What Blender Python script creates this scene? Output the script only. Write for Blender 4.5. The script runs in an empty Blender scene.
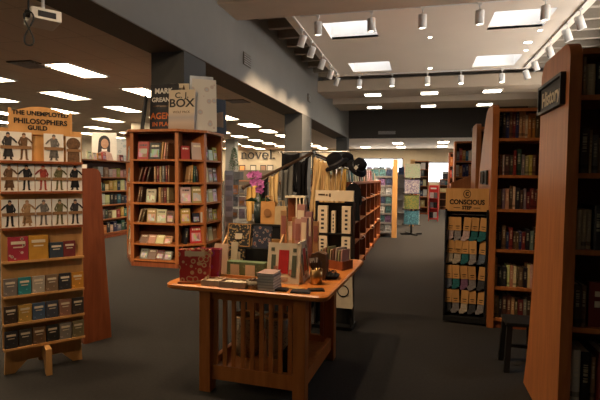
import bpy, bmesh, math, random
from mathutils import Vector, Matrix
PI = math.pi
rnd = random.Random(7)
SC = bpy.context.scene
COL = SC.collection

# ------------------------------------------------------------------ camera, sky, exposure
F_PX, YAW, PITCH, ROLL, EYE = 470.0, math.radians(14.2), math.radians(2.75), math.radians(0.6), 1.5
fw = Vector((-math.sin(YAW)*math.cos(PITCH), math.cos(YAW)*math.cos(PITCH), -math.sin(PITCH)))
rt0 = Vector((math.cos(YAW), math.sin(YAW), 0)); up0 = rt0.cross(fw)
cr, sr = math.cos(ROLL), math.sin(ROLL)
rt = rt0*cr + up0*sr; up = -rt0*sr + up0*cr
cam_d = bpy.data.cameras.new('camera'); cam = bpy.data.objects.new('camera', cam_d); COL.objects.link(cam)
cam_d.sensor_width = 36; cam_d.lens = F_PX/600*36; cam_d.clip_end = 200; cam_d.clip_start = .05
m = Matrix((rt, up, -fw)).transposed().to_4x4(); m.translation = (0, 0, EYE); cam.matrix_world = m
SC.camera = cam

def at(px, py, Y):
    d = fw + rt*((px-300)/F_PX) + up*((200-py)/F_PX)
    return Vector((0, 0, EYE)) + d*(Y/d.y)

SC.view_settings.view_transform = 'Standard'; SC.view_settings.look = 'None'
SC.view_settings.gamma = 1; SC.view_settings.use_curve_mapping = False
SC.view_settings.exposure = 2.0
W = bpy.data.worlds.new('sky'); SC.world = W; W.use_nodes = True
wn, wl = W.node_tree.nodes, W.node_tree.links
bg = wn['Background']; bg.inputs[1].default_value = 1.25
wt = wn.new('ShaderNodeTexCoord'); ws = wn.new('ShaderNodeSeparateXYZ'); wr = wn.new('ShaderNodeValToRGB')
wl.new(wt.outputs['Generated'], ws.inputs[0])
wm = wn.new('ShaderNodeMath'); wm.operation = 'MULTIPLY_ADD'; wm.inputs[1].default_value = .5; wm.inputs[2].default_value = .5
wl.new(ws.outputs[2], wm.inputs[0]); wl.new(wm.outputs[0], wr.inputs[0]); wl.new(wr.outputs[0], bg.inputs[0])
wr.color_ramp.elements[0].position = .47; wr.color_ramp.elements[0].color = (2.4, 2.02, 1.62, 1)      # ground outside, made warm and bright to light the ceilings
e_ = wr.color_ramp.elements.new(.95); e_.color = (2.2, 2.4, 2.5, 1)
wr.color_ramp.elements[1].position = .53; wr.color_ramp.elements[1].color = (.80, .92, 1, 1)      # bright overcast sky
TROFFER = 9.0       # luminance of the ceiling panels
SPOT_W = 150         # watts of one track light
FLOOD = 9
WARM = (1, .70, .42)

# ------------------------------------------------------------------ materials
def new_mat(name):
    mm = bpy.data.materials.new(name); mm.use_nodes = True
    return mm, mm.node_tree.nodes, mm.node_tree.links, mm.node_tree.nodes['Principled BSDF']
def plain(name, col, rough=.6, metal=0, var=.12, scale=14, spec=.3):
    mm, n, l, b = new_mat(name)
    tc = n.new('ShaderNodeTexCoord'); nz = n.new('ShaderNodeTexNoise'); nz.inputs['Scale'].default_value = scale
    l.new(tc.outputs['Object'], nz.inputs['Vector'])
    rp = n.new('ShaderNodeValToRGB')
    rp.color_ramp.elements[0].position = .3; rp.color_ramp.elements[1].position = .7
    rp.color_ramp.elements[0].color = (*[c*(1-var) for c in col], 1)
    rp.color_ramp.elements[1].color = (*[min(1, c*(1+var)) for c in col], 1)
    l.new(nz.outputs['Fac'], rp.inputs[0]); l.new(rp.outputs[0], b.inputs['Base Color'])
    b.inputs['Roughness'].default_value = rough; b.inputs['Metallic'].default_value = metal
    b.inputs['Specular IOR Level'].default_value = spec
    return mm
def wood(name, c0, c1, rough=.42, stretch=(14, 14, 1.6)):
    mm, n, l, b = new_mat(name)
    tc = n.new('ShaderNodeTexCoord'); mp = n.new('ShaderNodeMapping'); mp.inputs['Scale'].default_value = stretch
    nz = n.new('ShaderNodeTexNoise'); nz.inputs['Scale'].default_value = 1.7; nz.inputs['Detail'].default_value = 6; nz.inputs['Distortion'].default_value = .6
    rp = n.new('ShaderNodeValToRGB'); rp.color_ramp.elements[0].position = .32; rp.color_ramp.elements[1].position = .7
    rp.color_ramp.elements[0].color = (*c0, 1); rp.color_ramp.elements[1].color = (*c1, 1)
    l.new(tc.outputs['Object'], mp.inputs[0]); l.new(mp.outputs[0], nz.inputs['Vector']); l.new(nz.outputs['Fac'], rp.inputs[0])
    l.new(rp.outputs[0], b.inputs['Base Color']); b.inputs['Roughness'].default_value = rough; b.inputs['Specular IOR Level'].default_value = .35
    return mm
def glow(name, col, strength):
    mm = bpy.data.materials.new(name); mm.use_nodes = True
    n, l = mm.node_tree.nodes, mm.node_tree.links; n.clear()
    e = n.new('ShaderNodeEmission'); o = n.new('ShaderNodeOutputMaterial'); e.inputs[0].default_value = (*col, 1); e.inputs[1].default_value = strength
    l.new(e.outputs[0], o.inputs[0]); return mm
def pane_mat(name):
    mm = bpy.data.materials.new(name); mm.use_nodes = True
    n, l = mm.node_tree.nodes, mm.node_tree.links; n.clear()
    t = n.new('ShaderNodeBsdfTransparent'); g = n.new('ShaderNodeBsdfGlossy'); g.inputs['Roughness'].default_value = .05
    x = n.new('ShaderNodeMixShader'); x.inputs[0].default_value = .06; o = n.new('ShaderNodeOutputMaterial')
    t.inputs[0].default_value = (.95, .97, 1, 1)
    l.new(t.outputs[0], x.inputs[1]); l.new(g.outputs[0], x.inputs[2]); l.new(x.outputs[0], o.inputs[0]); return mm

def math_node(n, l, op, a, b_=None):
    q = n.new('ShaderNodeMath'); q.operation = op
    for i, v in enumerate((a, b_)):
        if v is None: continue
        if isinstance(v, (int, float)): q.inputs[i].default_value = v
        else: l.new(v, q.inputs[i])
    return q.outputs[0]
def mixc(n, l, fac, a, b_):
    q = n.new('ShaderNodeMix'); q.data_type = 'RGBA'
    if isinstance(fac, (int, float)): q.inputs[0].default_value = fac
    else: l.new(fac, q.inputs[0])
    for i, v in ((6, a), (7, b_)):
        if isinstance(v, tuple): q.inputs[i].default_value = (*v, 1)
        else: l.new(v, q.inputs[i])
    return q.outputs[2]
def book_mat():
    # cloth of the object's own colour; printed bands and a vertical title along the spine
    mm, n, l, b = new_mat('book_cover')
    oi = n.new('ShaderNodeObjectInfo'); tc = n.new('ShaderNodeTexCoord'); sp = n.new('ShaderNodeSeparateXYZ')
    l.new(tc.outputs['Generated'], sp.inputs[0]); z, x = sp.outputs[2], sp.outputs[0]
    r = oi.outputs['Random']
    c = math_node(n, l, 'ADD', .55, math_node(n, l, 'MULTIPLY', r, .15))
    title = math_node(n, l, 'LESS_THAN', math_node(n, l, 'ABSOLUTE', math_node(n, l, 'SUBTRACT', z, c)), .2)
    mid = math_node(n, l, 'LESS_THAN', math_node(n, l, 'ABSOLUTE', math_node(n, l, 'SUBTRACT', x, .5)), .22)
    wv = n.new('ShaderNodeTexNoise'); wv.noise_dimensions = '1D'; wv.inputs['Scale'].default_value = 22
    l.new(math_node(n, l, 'ADD', z, math_node(n, l, 'MULTIPLY', r, 30)), wv.inputs['W'])
    ink = math_node(n, l, 'MULTIPLY', math_node(n, l, 'MULTIPLY', title, mid), math_node(n, l, 'GREATER_THAN', wv.outputs['Fac'], .48))
    band = math_node(n, l, 'LESS_THAN', math_node(n, l, 'ABSOLUTE', math_node(n, l, 'SUBTRACT', z, .14)), .05)
    band = math_node(n, l, 'MULTIPLY', band, math_node(n, l, 'GREATER_THAN', r, .45))
    hs = n.new('ShaderNodeHueSaturation'); l.new(oi.outputs['Color'], hs.inputs['Color'])
    hs.inputs['Value'].default_value = .35
    light = mixc(n, l, .55, oi.outputs['Color'], (.85, .75, .5))
    col = mixc(n, l, math_node(n, l, 'MULTIPLY', ink, .7), oi.outputs['Color'], light)
    col = mixc(n, l, math_node(n, l, 'MULTIPLY', band, .8), col, hs.outputs[0])
    l.new(col, b.inputs['Base Color']); b.inputs['Roughness'].default_value = .5
    return mm
def cover_mat():
    # face-out cover: title block, picture patch, in the object's own colour
    mm, n, l, b = new_mat('face_out_cover')
    oi = n.new('ShaderNodeObjectInfo'); tc = n.new('ShaderNodeTexCoord'); sp = n.new('ShaderNodeSeparateXYZ')
    l.new(tc.outputs['Generated'], sp.inputs[0]); x, z = sp.outputs[0], sp.outputs[2]; r = oi.outputs['Random']
    def box(cx, wx, cz, wz):
        a = math_node(n, l, 'LESS_THAN', math_node(n, l, 'ABSOLUTE', math_node(n, l, 'SUBTRACT', x, cx)), wx)
        c = math_node(n, l, 'LESS_THAN', math_node(n, l, 'ABSOLUTE', math_node(n, l, 'SUBTRACT', z, cz)), wz)
        return math_node(n, l, 'MULTIPLY', a, c)
    vo = n.new('ShaderNodeTexVoronoi'); vo.voronoi_dimensions = '4D'; vo.inputs['Scale'].default_value = 3.2
    l.new(tc.outputs['Generated'], vo.inputs['Vector']); l.new(math_node(n, l, 'MULTIPLY', r, 40), vo.inputs['W'])
    hs = n.new('ShaderNodeHueSaturation'); hs.inputs['Saturation'].default_value = .55; l.new(vo.outputs['Color'], hs.inputs['Color'])
    art = mixc(n, l, .55, oi.outputs['Color'], hs.outputs[0])
    col = mixc(n, l, math_node(n, l, 'MULTIPLY', box(.5, .38, .36, .24), math_node(n, l, 'GREATER_THAN', r, .3)), oi.outputs['Color'], art)
    nz = n.new('ShaderNodeTexNoise'); nz.noise_dimensions = '1D'; nz.inputs['Scale'].default_value = 16
    l.new(math_node(n, l, 'ADD', x, math_node(n, l, 'MULTIPLY', r, 50)), nz.inputs['W'])
    ink = math_node(n, l, 'MULTIPLY', box(.5, .36, .8, .055), math_node(n, l, 'GREATER_THAN', nz.outputs['Fac'], .45))
    col = mixc(n, l, ink, col, mixc(n, l, math_node(n, l, 'GREATER_THAN', r, .5), (.85, .78, .6), (.03, .03, .04)))
    l.new(col, b.inputs['Base Color']); b.inputs['Roughness'].default_value = .4
    return mm
def pattern_mat(name, c0, c1, c2, scale, thr=(.25, .45), rough=.5):
    mm, n, l, b = new_mat(name)
    tc = n.new('ShaderNodeTexCoord'); vo = n.new('ShaderNodeTexVoronoi'); vo.inputs['Scale'].default_value = scale
    l.new(tc.outputs['Object'], vo.inputs['Vector'])
    c = mixc(n, l, math_node(n, l, 'LESS_THAN', vo.outputs['Distance'], thr[1]), c0, c1)
    c = mixc(n, l, math_node(n, l, 'LESS_THAN', vo.outputs['Distance'], thr[0]), c, c2)
    l.new(c, b.inputs['Base Color']); b.inputs['Roughness'].default_value = rough; return mm
def tile_mat(name, col, line, size):
    mm, n, l, b = new_mat(name)
    tc = n.new('ShaderNodeTexCoord'); sp = n.new('ShaderNodeSeparateXYZ'); l.new(tc.outputs['Object'], sp.inputs[0])
    g = None
    for o_, s in ((sp.outputs[0], size[0]), (sp.outputs[1], size[1])):
        q = math_node(n, l, 'LESS_THAN', math_node(n, l, 'PINGPONG', o_, s/2), .012)
        g = q if g is None else math_node(n, l, 'MAXIMUM', g, q)
    nz = n.new('ShaderNodeTexNoise'); nz.inputs['Scale'].default_value = 60; l.new(tc.outputs['Object'], nz.inputs['Vector'])
    base = mixc(n, l, nz.outputs['Fac'], tuple(c*.9 for c in col), tuple(min(1, c*1.08) for c in col))
    l.new(mixc(n, l, g, base, line), b.inputs['Base Color']); b.inputs['Roughness'].default_value = .9; b.inputs['Specular IOR Level'].default_value = .1
    return mm

M = {}
M['carpet'] = plain('carpet', (.0105, .0095, .0085), .9, var=.35, scale=45, spec=.1)
cb = M['carpet'].node_tree.nodes['Principled BSDF']; cb.inputs['Sheen Weight'].default_value = .3; cb.inputs['Sheen Roughness'].default_value = .45; cb.inputs['Sheen Tint'].default_value = (.5, .48, .46, 1)
M['tile'] = tile_mat('ceiling_tile', (.64, .55, .46), (.5, .43, .36), (.68, 1.36))
M['tray'] = plain('white_plaster', (.80, .75, .69), .9, var=.02, scale=1)
M['deck'] = plain('roof_deck_paint', (.10, .09, .08), .9)
M['joist'] = plain('joist_paint', (.30, .27, .23), .8, var=.05)
M['slab'] = plain('tan_plaster', (.48, .41, .33), .9, var=.04, scale=2)
M['grey_wall'] = plain('grey_wall_paint', (.17, .172, .17), .8, var=.03, scale=3)
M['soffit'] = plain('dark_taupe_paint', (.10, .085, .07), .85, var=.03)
M['column'] = plain('darkened_column_grey', (.065, .067, .068), .8, var=.03, scale=3)  # darker copy of the wall grey, offsetting too strong light on the columns
M['bulk'] = plain('charcoal_brown_paint', (.045, .04, .036), .85, var=.03)
M['cream_wall'] = plain('cream_wall_paint', (.42, .36, .27), .85, var=.03, scale=2)
M['white_wall'] = plain('ivory_wall_paint', (.62, .57, .47), .85, var=.03, scale=2)
M['cherry'] = wood('cherry_wood', (.33, .105, .03), (.46, .165, .05))
M['cherry_dark'] = wood('dark_cherry_wood', (.19, .05, .018), (.28, .082, .03))
M['cherry_x'] = wood('cherry_wood_lengthwise', (.46, .15, .028), (.60, .22, .05), .32, (1.6, 14, 14))
M['table_wood'] = wood('table_cherry', (.33, .105, .022), (.45, .155, .038), .4)
M['birch'] = wood('birch_ply', (.50, .26, .085), (.60, .33, .125), .5)
M['birch_pale'] = wood('pale_ply', (.52, .38, .26), (.60, .45, .32), .5)
M['shelf_back'] = plain('dark_backboard', (.10, .035, .014), .6, var=.15)  # dark red-brown board for the bookcase backs
M['black'] = plain('black_plastic', (.012, .012, .012), .45)
M['black_cloth'] = plain('black_cloth', (.010, .010, .012), .9, spec=.1)
M['charcoal'] = plain('charcoal_card', (.03, .03, .035), .55)
M['chrome'] = plain('chrome', (.75, .75, .75), .18, 1, var=.02)
M['dark_bronze'] = plain('bronze_tube', (.10, .065, .045), .35, .6)
M['white_metal'] = plain('white_enamel', (.72, .73, .74), .4, var=.02)
M['white'] = plain('white_card', (.72, .70, .65), .6, var=.03)
M['cream'] = plain('cream_card', (.70, .60, .44), .6, var=.04)
M['page'] = plain('page_block', (.66, .58, .44), .85, var=.1, scale=80)
M['grey_metal'] = plain('grey_metal', (.30, .31, .33), .45, .3)
M['vent'] = plain('vent_metal', (.09, .075, .06), .6)
M['red'] = plain('red_enamel', (.50, .03, .03), .4)
M['troffer'] = glow('lit_diffuser', (1, .77, .50), TROFFER)
M['flood'] = glow('lit_flood_lens', (1, .88, .68), FLOOD)
M['spot_lens'] = glow('lit_spot_lens', (1, .9, .72), 5)
M['pane'] = pane_mat('window_glass')
M['book'] = book_mat(); M['cover'] = cover_mat()

# ------------------------------------------------------------------ mesh builder
class MB:
    def __init__(s): s.v = []; s.f = []; s.m = []; s.mi = 0
    def add(s, vs, fs, T=None):
        o = len(s.v)
        s.v += [tuple(T @ Vector(p)) if T is not None else tuple(p) for p in vs]
        s.f += [tuple(i+o for i in f) for f in fs]; s.m += [s.mi]*len(fs); return s
    def box(s, x0, x1, y0, y1, z0, z1, T=None, bev=0):
        if bev:
            bm = bmesh.new(); bmesh.ops.create_cube(bm, size=1)
            for v in bm.verts: v.co = Vector(((x0+x1)/2+v.co.x*(x1-x0), (y0+y1)/2+v.co.y*(y1-y0), (z0+z1)/2+v.co.z*(z1-z0)))
            bmesh.ops.bevel(bm, geom=bm.edges[:], offset=bev, segments=2, affect='EDGES', profile=.6)
            bm.verts.index_update(); s.add([v.co.copy() for v in bm.verts], [[v.index for v in f.verts] for f in bm.faces], T); bm.free(); return s
        vs = [(x, y, z) for z in (z0, z1) for y in (y0, y1) for x in (x0, x1)]
        return s.add(vs, [(0, 2, 3, 1), (4, 5, 7, 6), (0, 1, 5, 4), (2, 6, 7, 3), (0, 4, 6, 2), (1, 3, 7, 5)], T)
    def prism(s, poly, z0, z1, T=None):          # polygon in xy, counterclockwise, extruded in z
        n = len(poly)
        vs = [(x, y, z0) for x, y in poly] + [(x, y, z1) for x, y in poly]
        return s.add(vs, [tuple(range(n-1, -1, -1)), tuple(range(n, 2*n))] + [(i, (i+1) % n, (i+1) % n+n, i+n) for i in range(n)], T)
    def slab(s, poly, y0, y1, T=None):           # polygon in xz, extruded in y
        R_ = Matrix(((1, 0, 0, 0), (0, 0, -1, 0), (0, 1, 0, 0), (0, 0, 0, 1)))
        return s.prism(poly, -y1, -y0, (T @ R_) if T is not None else R_)
    def lathe(s, prof, n=20, T=None, ring=False):            # (r, z) pairs
        vs, fs = [], []
        if ring: prof = list(prof)+[prof[0]]
        for r, z in prof:
            vs += [(r*math.cos(2*PI*k/n), r*math.sin(2*PI*k/n), z) for k in range(n)]
        for i in range(len(prof)-1):
            fs += [(i*n+k, i*n+(k+1) % n, (i+1)*n+(k+1) % n, (i+1)*n+k) for k in range(n)]
        if not ring: fs += [tuple(range(n-1, -1, -1)), tuple((len(prof)-1)*n+k for k in range(n))]
        return s.add(vs, fs, T)
    def tube(s, pts, r, n=8, T=None):
        pts = [Vector(p) for p in pts]; vs, fs = [], []
        rr = r if isinstance(r, (list, tuple)) else [r]*len(pts)
        for i, p in enumerate(pts):
            d = (pts[min(i+1, len(pts)-1)]-pts[max(i-1, 0)]).normalized()
            a = d.cross(Vector((0, 0, 1)) if abs(d.z) < .9 else Vector((1, 0, 0))).normalized(); b = d.cross(a)
            vs += [p + (a*math.cos(2*PI*k/n)+b*math.sin(2*PI*k/n))*rr[i] for k in range(n)]
        for i in range(len(pts)-1):
            fs += [(i*n+k, i*n+(k+1) % n, (i+1)*n+(k+1) % n, (i+1)*n+k) for k in range(n)]
        fs += [tuple(range(n-1, -1, -1)), tuple((len(pts)-1)*n+k for k in range(n))]
        return s.add(vs, fs, T)
    def ball(s, c, r, n=10, T=None, sq=(1, 1, 1)):
        vs, fs = [], []
        for i in range(n+1):
            t = PI*i/n
            vs += [(c[0]+r*sq[0]*math.sin(t)*math.cos(2*PI*k/n), c[1]+r*sq[1]*math.sin(t)*math.sin(2*PI*k/n), c[2]+r*sq[2]*math.cos(t)) for k in range(n)]
        for i in range(n):
            fs += [((i+1)*n+k, (i+1)*n+(k+1) % n, i*n+(k+1) % n, i*n+k) for k in range(n)]
        return s.add(vs, fs, T)
    def mesh(s, name, mats, smooth=False):
        me = bpy.data.meshes.new(name); me.from_pydata(s.v, [], s.f)
        for q in (mats if isinstance(mats, (list, tuple)) else [mats]): me.materials.append(q)
        for p, k in zip(me.polygons, s.m): p.material_index = k
        if smooth: me.shade_smooth()
        me.update(); bm = bmesh.new(); bm.from_mesh(me); bmesh.ops.recalc_face_normals(bm, faces=bm.faces[:]); bm.to_mesh(me); bm.free()
        return me
    def build(s, name, mats, parent=None, smooth=False):
        o = bpy.data.objects.new(name, s.mesh(name, mats, smooth)); COL.objects.link(o)
        if parent is not None: o.parent = parent
        return o
def tag(o, label, cat, group=None, kind=None):
    o['label'] = label; o['category'] = cat
    if group: o['group'] = group
    if kind: o['kind'] = kind
    return o
def thing(name, label, cat, loc=(0, 0, 0), rz=0, group=None):
    o = bpy.data.objects.new(name, None); o.empty_display_size = .1; COL.objects.link(o)
    o.location = loc; o.rotation_euler = (0, 0, rz); return tag(o, label, cat, group)
def struct(name, mb, mat):
    o = mb.build(name, mat); o['kind'] = 'structure'; return o
def part_label(o, label): o['label'] = label; return o
def dup(root, loc, rz=None, label=None, group=None):
    r = root.copy(); COL.objects.link(r); r.location = loc
    if rz is not None: r.rotation_euler = (0, 0, rz)
    if label: r['label'] = label
    if group: r['group'] = group
    for ch in list(root.children):
        c = ch.copy(); COL.objects.link(c); c.parent = r
        for g in list(ch.children):
            d = g.copy(); COL.objects.link(d); d.parent = c
    return r
def text(name, s, size, T, mat, parent=None, bold=0, extrude=.002, align='CENTER', sx=1):
    cu = bpy.data.curves.new(name, 'FONT'); cu.body = s; cu.size = size; cu.extrude = extrude; cu.offset = bold
    cu.align_x = align; cu.align_y = 'CENTER'; cu.resolution_u = 3
    tmp = bpy.data.objects.new(name, cu); COL.objects.link(tmp)
    me = bpy.data.meshes.new_from_object(tmp.evaluated_get(bpy.context.evaluated_depsgraph_get()))
    bpy.data.objects.remove(tmp); bpy.data.curves.remove(cu)
    me.materials.clear(); me.materials.append(mat)
    R_ = Matrix(((sx, 0, 0, 0), (0, 0, -1, 0), (0, 1, 0, 0), (0, 0, 0, 1)))    # upright, reading from -y
    me.transform(T @ R_ if T is not None else R_)
    o = bpy.data.objects.new(name, me); COL.objects.link(o)
    if parent is not None: o.parent = parent
    return o
def Tr(x, y, z, rz=0): return Matrix.Translation((x, y, z)) @ Matrix.Rotation(rz, 4, 'Z')
ORD = ['first', 'second', 'third', 'fourth', 'fifth', 'sixth', 'seventh', 'eighth', 'ninth', 'tenth', 'eleventh', 'twelfth', 'thirteenth',
       'fourteenth', 'fifteenth', 'sixteenth', 'seventeenth', 'eighteenth', 'nineteenth', 'twentieth']

# ------------------------------------------------------------------ room shell
struct('floor', MB().box(-21, 7, -4, 37.4, -.1, 0), M['carpet'])
struct('ceiling', MB().box(-21, -4.9, -4, 37.4, 3.8, 3.9), M['tile'])
struct('ceiling_rear', MB().box(-4.9, 7, 27.6, 37.4, 3.8, 3.9), M['tray'])
struct('ceiling_roof', MB().box(-5, 6, -4, 10.4, 5.9, 6.0).box(-5, 6, 17.2, 27.6, 5.9, 6.0).box(-5, -3.1, 10.4, 17.2, 5.9, 6).box(3.45, 6, 10.4, 17.2, 5.9, 6), M['deck'])
# the white tray with four skylight wells
SKY = [(-2.35, -1.12, 11.25, 12.6), (-2.31, -1.0, 15.28, 16.57), (1.54, 2.8, 11.3, 12.6), (1.6, 2.88, 15.2, 16.6)]
tb = MB()
xs = sorted([-3.1, 3.45] + [v for s_ in SKY for v in s_[:2]]); ys = sorted([10.4, 17.2] + [v for s_ in SKY for v in s_[2:]])
for i in range(len(xs)-1):
    for j in range(len(ys)-1):
        cx, cy = (xs[i]+xs[i+1])/2, (ys[j]+ys[j+1])/2
        if any(a < cx < b and c < cy < d for a, b, c, d in SKY): continue
        tb.box(xs[i], xs[i+1], ys[j], ys[j+1], 5.2, 5.26)
tb.box(-3.1, 3.45, 10.4, 10.44, 5.26, 6.0).box(-3.1, 3.45, 17.16, 17.2, 5.26, 6.0).box(-3.1, -3.06, 10.44, 17.16, 5.26, 6.0).box(3.41, 3.45, 10.44, 17.16, 5.26, 6.0)
for a, b, c, d in SKY:
    tb.box(a-.03, a, c-.03, d+.03, 5.26, 6).box(b, b+.03, c-.03, d+.03, 5.26, 6).box(a, b, c-.03, c, 5.26, 6).box(a, b, d, d+.03, 5.26, 6)
struct('ceiling_tray', tb, M['tray'])
fb = MB()
for i in range(len(xs)-1):
    for j in range(len(ys)-1):
        cx, cy = (xs[i]+xs[i+1])/2, (ys[j]+ys[j+1])/2
        if not any(a < cx < b and c < cy < d for a, b, c, d in SKY): fb.box(xs[i], xs[i+1], ys[j], ys[j+1], 6.0, 6.06)
struct('ceiling_hatch', fb, M['deck'])
for i, (a, b, c, d) in enumerate(SKY):
    w = struct('window_%d' % (i+1), MB().box(a, b, c, d, 5.9, 5.91), M['pane'])
    fr = MB().box(a, a+.025, c, d, 5.93, 5.97).box(b-.025, b, c, d, 5.93, 5.97).box(a, b, c, c+.025, 5.93, 5.97).box(a, b, d-.025, d, 5.93, 5.97).build('window_frame', M['white_metal'], w)
    ld = bpy.data.lights.new('skylight_portal', 'AREA'); ld.shape = 'RECTANGLE'; ld.size = b-a; ld.size_y = d-c; ld.cycles.is_portal = True
    lo = bpy.data.objects.new('skylight_portal', ld); COL.objects.link(lo); lo.location = ((a+b)/2, (c+d)/2, 5.99)
jb = MB()
y = -3.
while y < 27:
    if not 9.0 < y < 10.6: jb.box(-4.2, -3.12 if 10.4 < y < 17.2 else 5.5, y, y+.16, 5.62, 5.9)
    if 10.4 < y < 17.2: jb.box(3.47, 5.5, y, y+.16, 5.62, 5.9)
    y += .92
struct('trim_joists', jb, M['joist'])
struct('trim_1', MB().box(-4.25, 5.5, 9.3, 10.38, 5.12, 5.5), M['slab'])
struct('trim_2', MB().box(-4.15, 5.5, 19.0, 20.7, 5.0, 5.45), M['slab'])
struct('trim_3', MB().box(-4.1, 5.5, 22.3, 24.5, 5.0, 5.45), M['slab'])
# upper side wall of the nave over the low aisle: grey on the nave side, dark soffit below
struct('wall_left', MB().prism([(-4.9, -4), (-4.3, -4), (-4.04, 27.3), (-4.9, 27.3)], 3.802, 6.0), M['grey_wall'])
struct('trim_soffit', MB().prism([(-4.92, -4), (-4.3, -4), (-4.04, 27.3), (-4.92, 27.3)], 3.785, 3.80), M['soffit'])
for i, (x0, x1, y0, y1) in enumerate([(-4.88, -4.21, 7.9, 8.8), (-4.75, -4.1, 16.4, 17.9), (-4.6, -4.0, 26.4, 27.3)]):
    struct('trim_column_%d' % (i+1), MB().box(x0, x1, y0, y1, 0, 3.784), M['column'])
struct('wall_bulkhead', MB().box(-4.9, 7, 27.3, 27.6, 3.8, 6.0), M['bulk'])
struct('wall_right', MB().box(5.5, 5.7, -4, 37.4, 0, 3.0).box(5.5, 5.7, -4, 37.4, 4.7, 6.0).box(5.5, 5.7, -4, 5, 3.0, 4.7).box(5.5, 5.7, 19, 37.4, 3.0, 4.7), M['cream_wall'])
w = struct('window_7', MB().box(5.6, 5.61, 5, 19, 3.0, 4.7), M['pane'])  # window band added out of view to light the ceiling and grey wall
f_ = MB()
for k in range(8): f_.box(5.52, 5.58, 4.97+2*k if k else 5, 5.03+2*k if k < 7 else 19, 3.0, 4.7)
f_.box(5.52, 5.58, 5, 19, 3, 3.05).box(5.52, 5.58, 5, 19, 4.65, 4.7).build('window_frame', M['white_metal'], w)
ld = bpy.data.lights.new('window_portal', 'AREA'); ld.shape = 'RECTANGLE'; ld.size = 1.7; ld.size_y = 14; ld.cycles.is_portal = True
lo = bpy.data.objects.new('window_portal', ld); COL.objects.link(lo); lo.location = (5.68, 12, 3.85); lo.rotation_euler = (0, PI/2, 0)
struct('wall_aisle', MB().box(-21.2, -21, -4, 37.4, 0, 3.9), M['white_wall'])
struct('wall_front', MB().box(-21, 7, -4.2, -4, 0, 6.0), M['grey_wall'])
# back wall with two wide windows
WIN = [(-4.75, -1.25, 1.55, 3.08), (.55, 4.9, 1.2, 2.78)]
wb = MB()
ex = sorted([-21, 7] + [v for w_ in WIN for v in w_[:2]]); ez = sorted([0, 3.9] + [v for w_ in WIN for v in w_[2:]])
for i in range(len(ex)-1):
    for j in range(len(ez)-1):
        cx, cz = (ex[i]+ex[i+1])/2, (ez[j]+ez[j+1])/2
        if not any(a < cx < b and c < cz < d for a, b, c, d in WIN): wb.box(ex[i], ex[i+1], 37.4, 37.7, ez[j], ez[j+1])
struct('wall_back', wb, M['cream_wall'])
for i, (a, b, c, d) in enumerate(WIN):
    w = struct('window_%d' % (i+5), MB().box(a, b, 37.6, 37.61, c, d), M['pane'])
    f_ = MB()
    n_ = 2
    for k in range(n_+1):
        x = a+(b-a)*k/n_; x = min(max(x, a+.04), b-.04); f_.box(x-.04, x+.04, 37.52, 37.58, c, d)
    f_.box(a, b, 37.52, 37.58, c, c+.07).box(a, b, 37.52, 37.58, d-.07, d)
    f_.build('window_frame', M['soffit'], w)
    ld = bpy.data.lights.new('window_portal', 'AREA'); ld.shape = 'RECTANGLE'; ld.size = b-a; ld.size_y = d-c; ld.cycles.is_portal = True
    lo = bpy.data.objects.new('window_portal', ld); COL.objects.link(lo); lo.location = ((a+b)/2, 37.66, (c+d)/2); lo.rotation_euler = (-PI/2, 0, 0)

# ------------------------------------------------------------------ ceiling lights
def troffer(x, y, label, group):
    global TROF
    if TROF is None:
        TROF = thing('ceiling_light_panel', label, 'ceiling light', (x, y, 3.8), 0, group)
        f_ = MB().box(-.35, -.31, -.69, .69, -.025, -.002).box(.31, .35, -.69, .69, -.025, -.002).box(-.31, .31, -.69, -.65, -.025, -.002).box(-.31, .31, .65, .69, -.025, -.002)
        f_.build('frame', M['white_metal'], TROF)
        MB().box(-.31, .31, -.65, .65, -.012, -.003).build('diffuser', M['troffer'], TROF)
        return TROF
    return dup(TROF, (x, y, 3.8), 0, label, group)
TROF = None
rows = ['nearest', 'second', 'third', 'fourth', 'fifth', 'sixth', 'seventh', 'eighth', 'ninth', 'tenth', 'eleventh', 'twelfth', 'thirteenth']
colsn = ['aisle nearest the grey beam', 'second aisle from the grey beam', 'third aisle from the grey beam', 'fourth aisle from the grey beam', 'fifth aisle from the grey beam']
for i in range(5):
    k = 0
    for j in range(-3, 11):
        y = 8.9+2.72*j
        X = -7.35-2.6*i
        if j in (-3, -1) : continue
        if X < -.9*y-3 and y < 8: continue
        troffer(X, y, 'bright ceiling panel, %s in the row over the %s' % (rows[k], colsn[i]), 'light panels in the low tiled ceiling'); k += 1
for k, (x, y) in enumerate([(-1.4, 31.3), (-1.35, 35.2), (1.4, 30.7), (-3.9, 35), (1.5, 34.6), (3.6, 31)]):
    troffer(x, y, 'light panel in the rear ceiling beyond the dark bulkhead, %s' % ['left front one', 'left back one', 'middle front one', 'leftmost by the column', 'middle back one', 'rightmost one'][k], 'light panels in the rear ceiling')
def spot(o, energy, size=1.5, col=WARM):
    ld = bpy.data.lights.new('lamp_beam', 'SPOT'); ld.energy = energy; ld.spot_size = size; ld.spot_blend = .7; ld.color = col; ld.shadow_soft_size = .06
    lo = bpy.data.objects.new('lamp_beam', ld); COL.objects.link(lo); lo.parent = o; return lo
TRK = None
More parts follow.
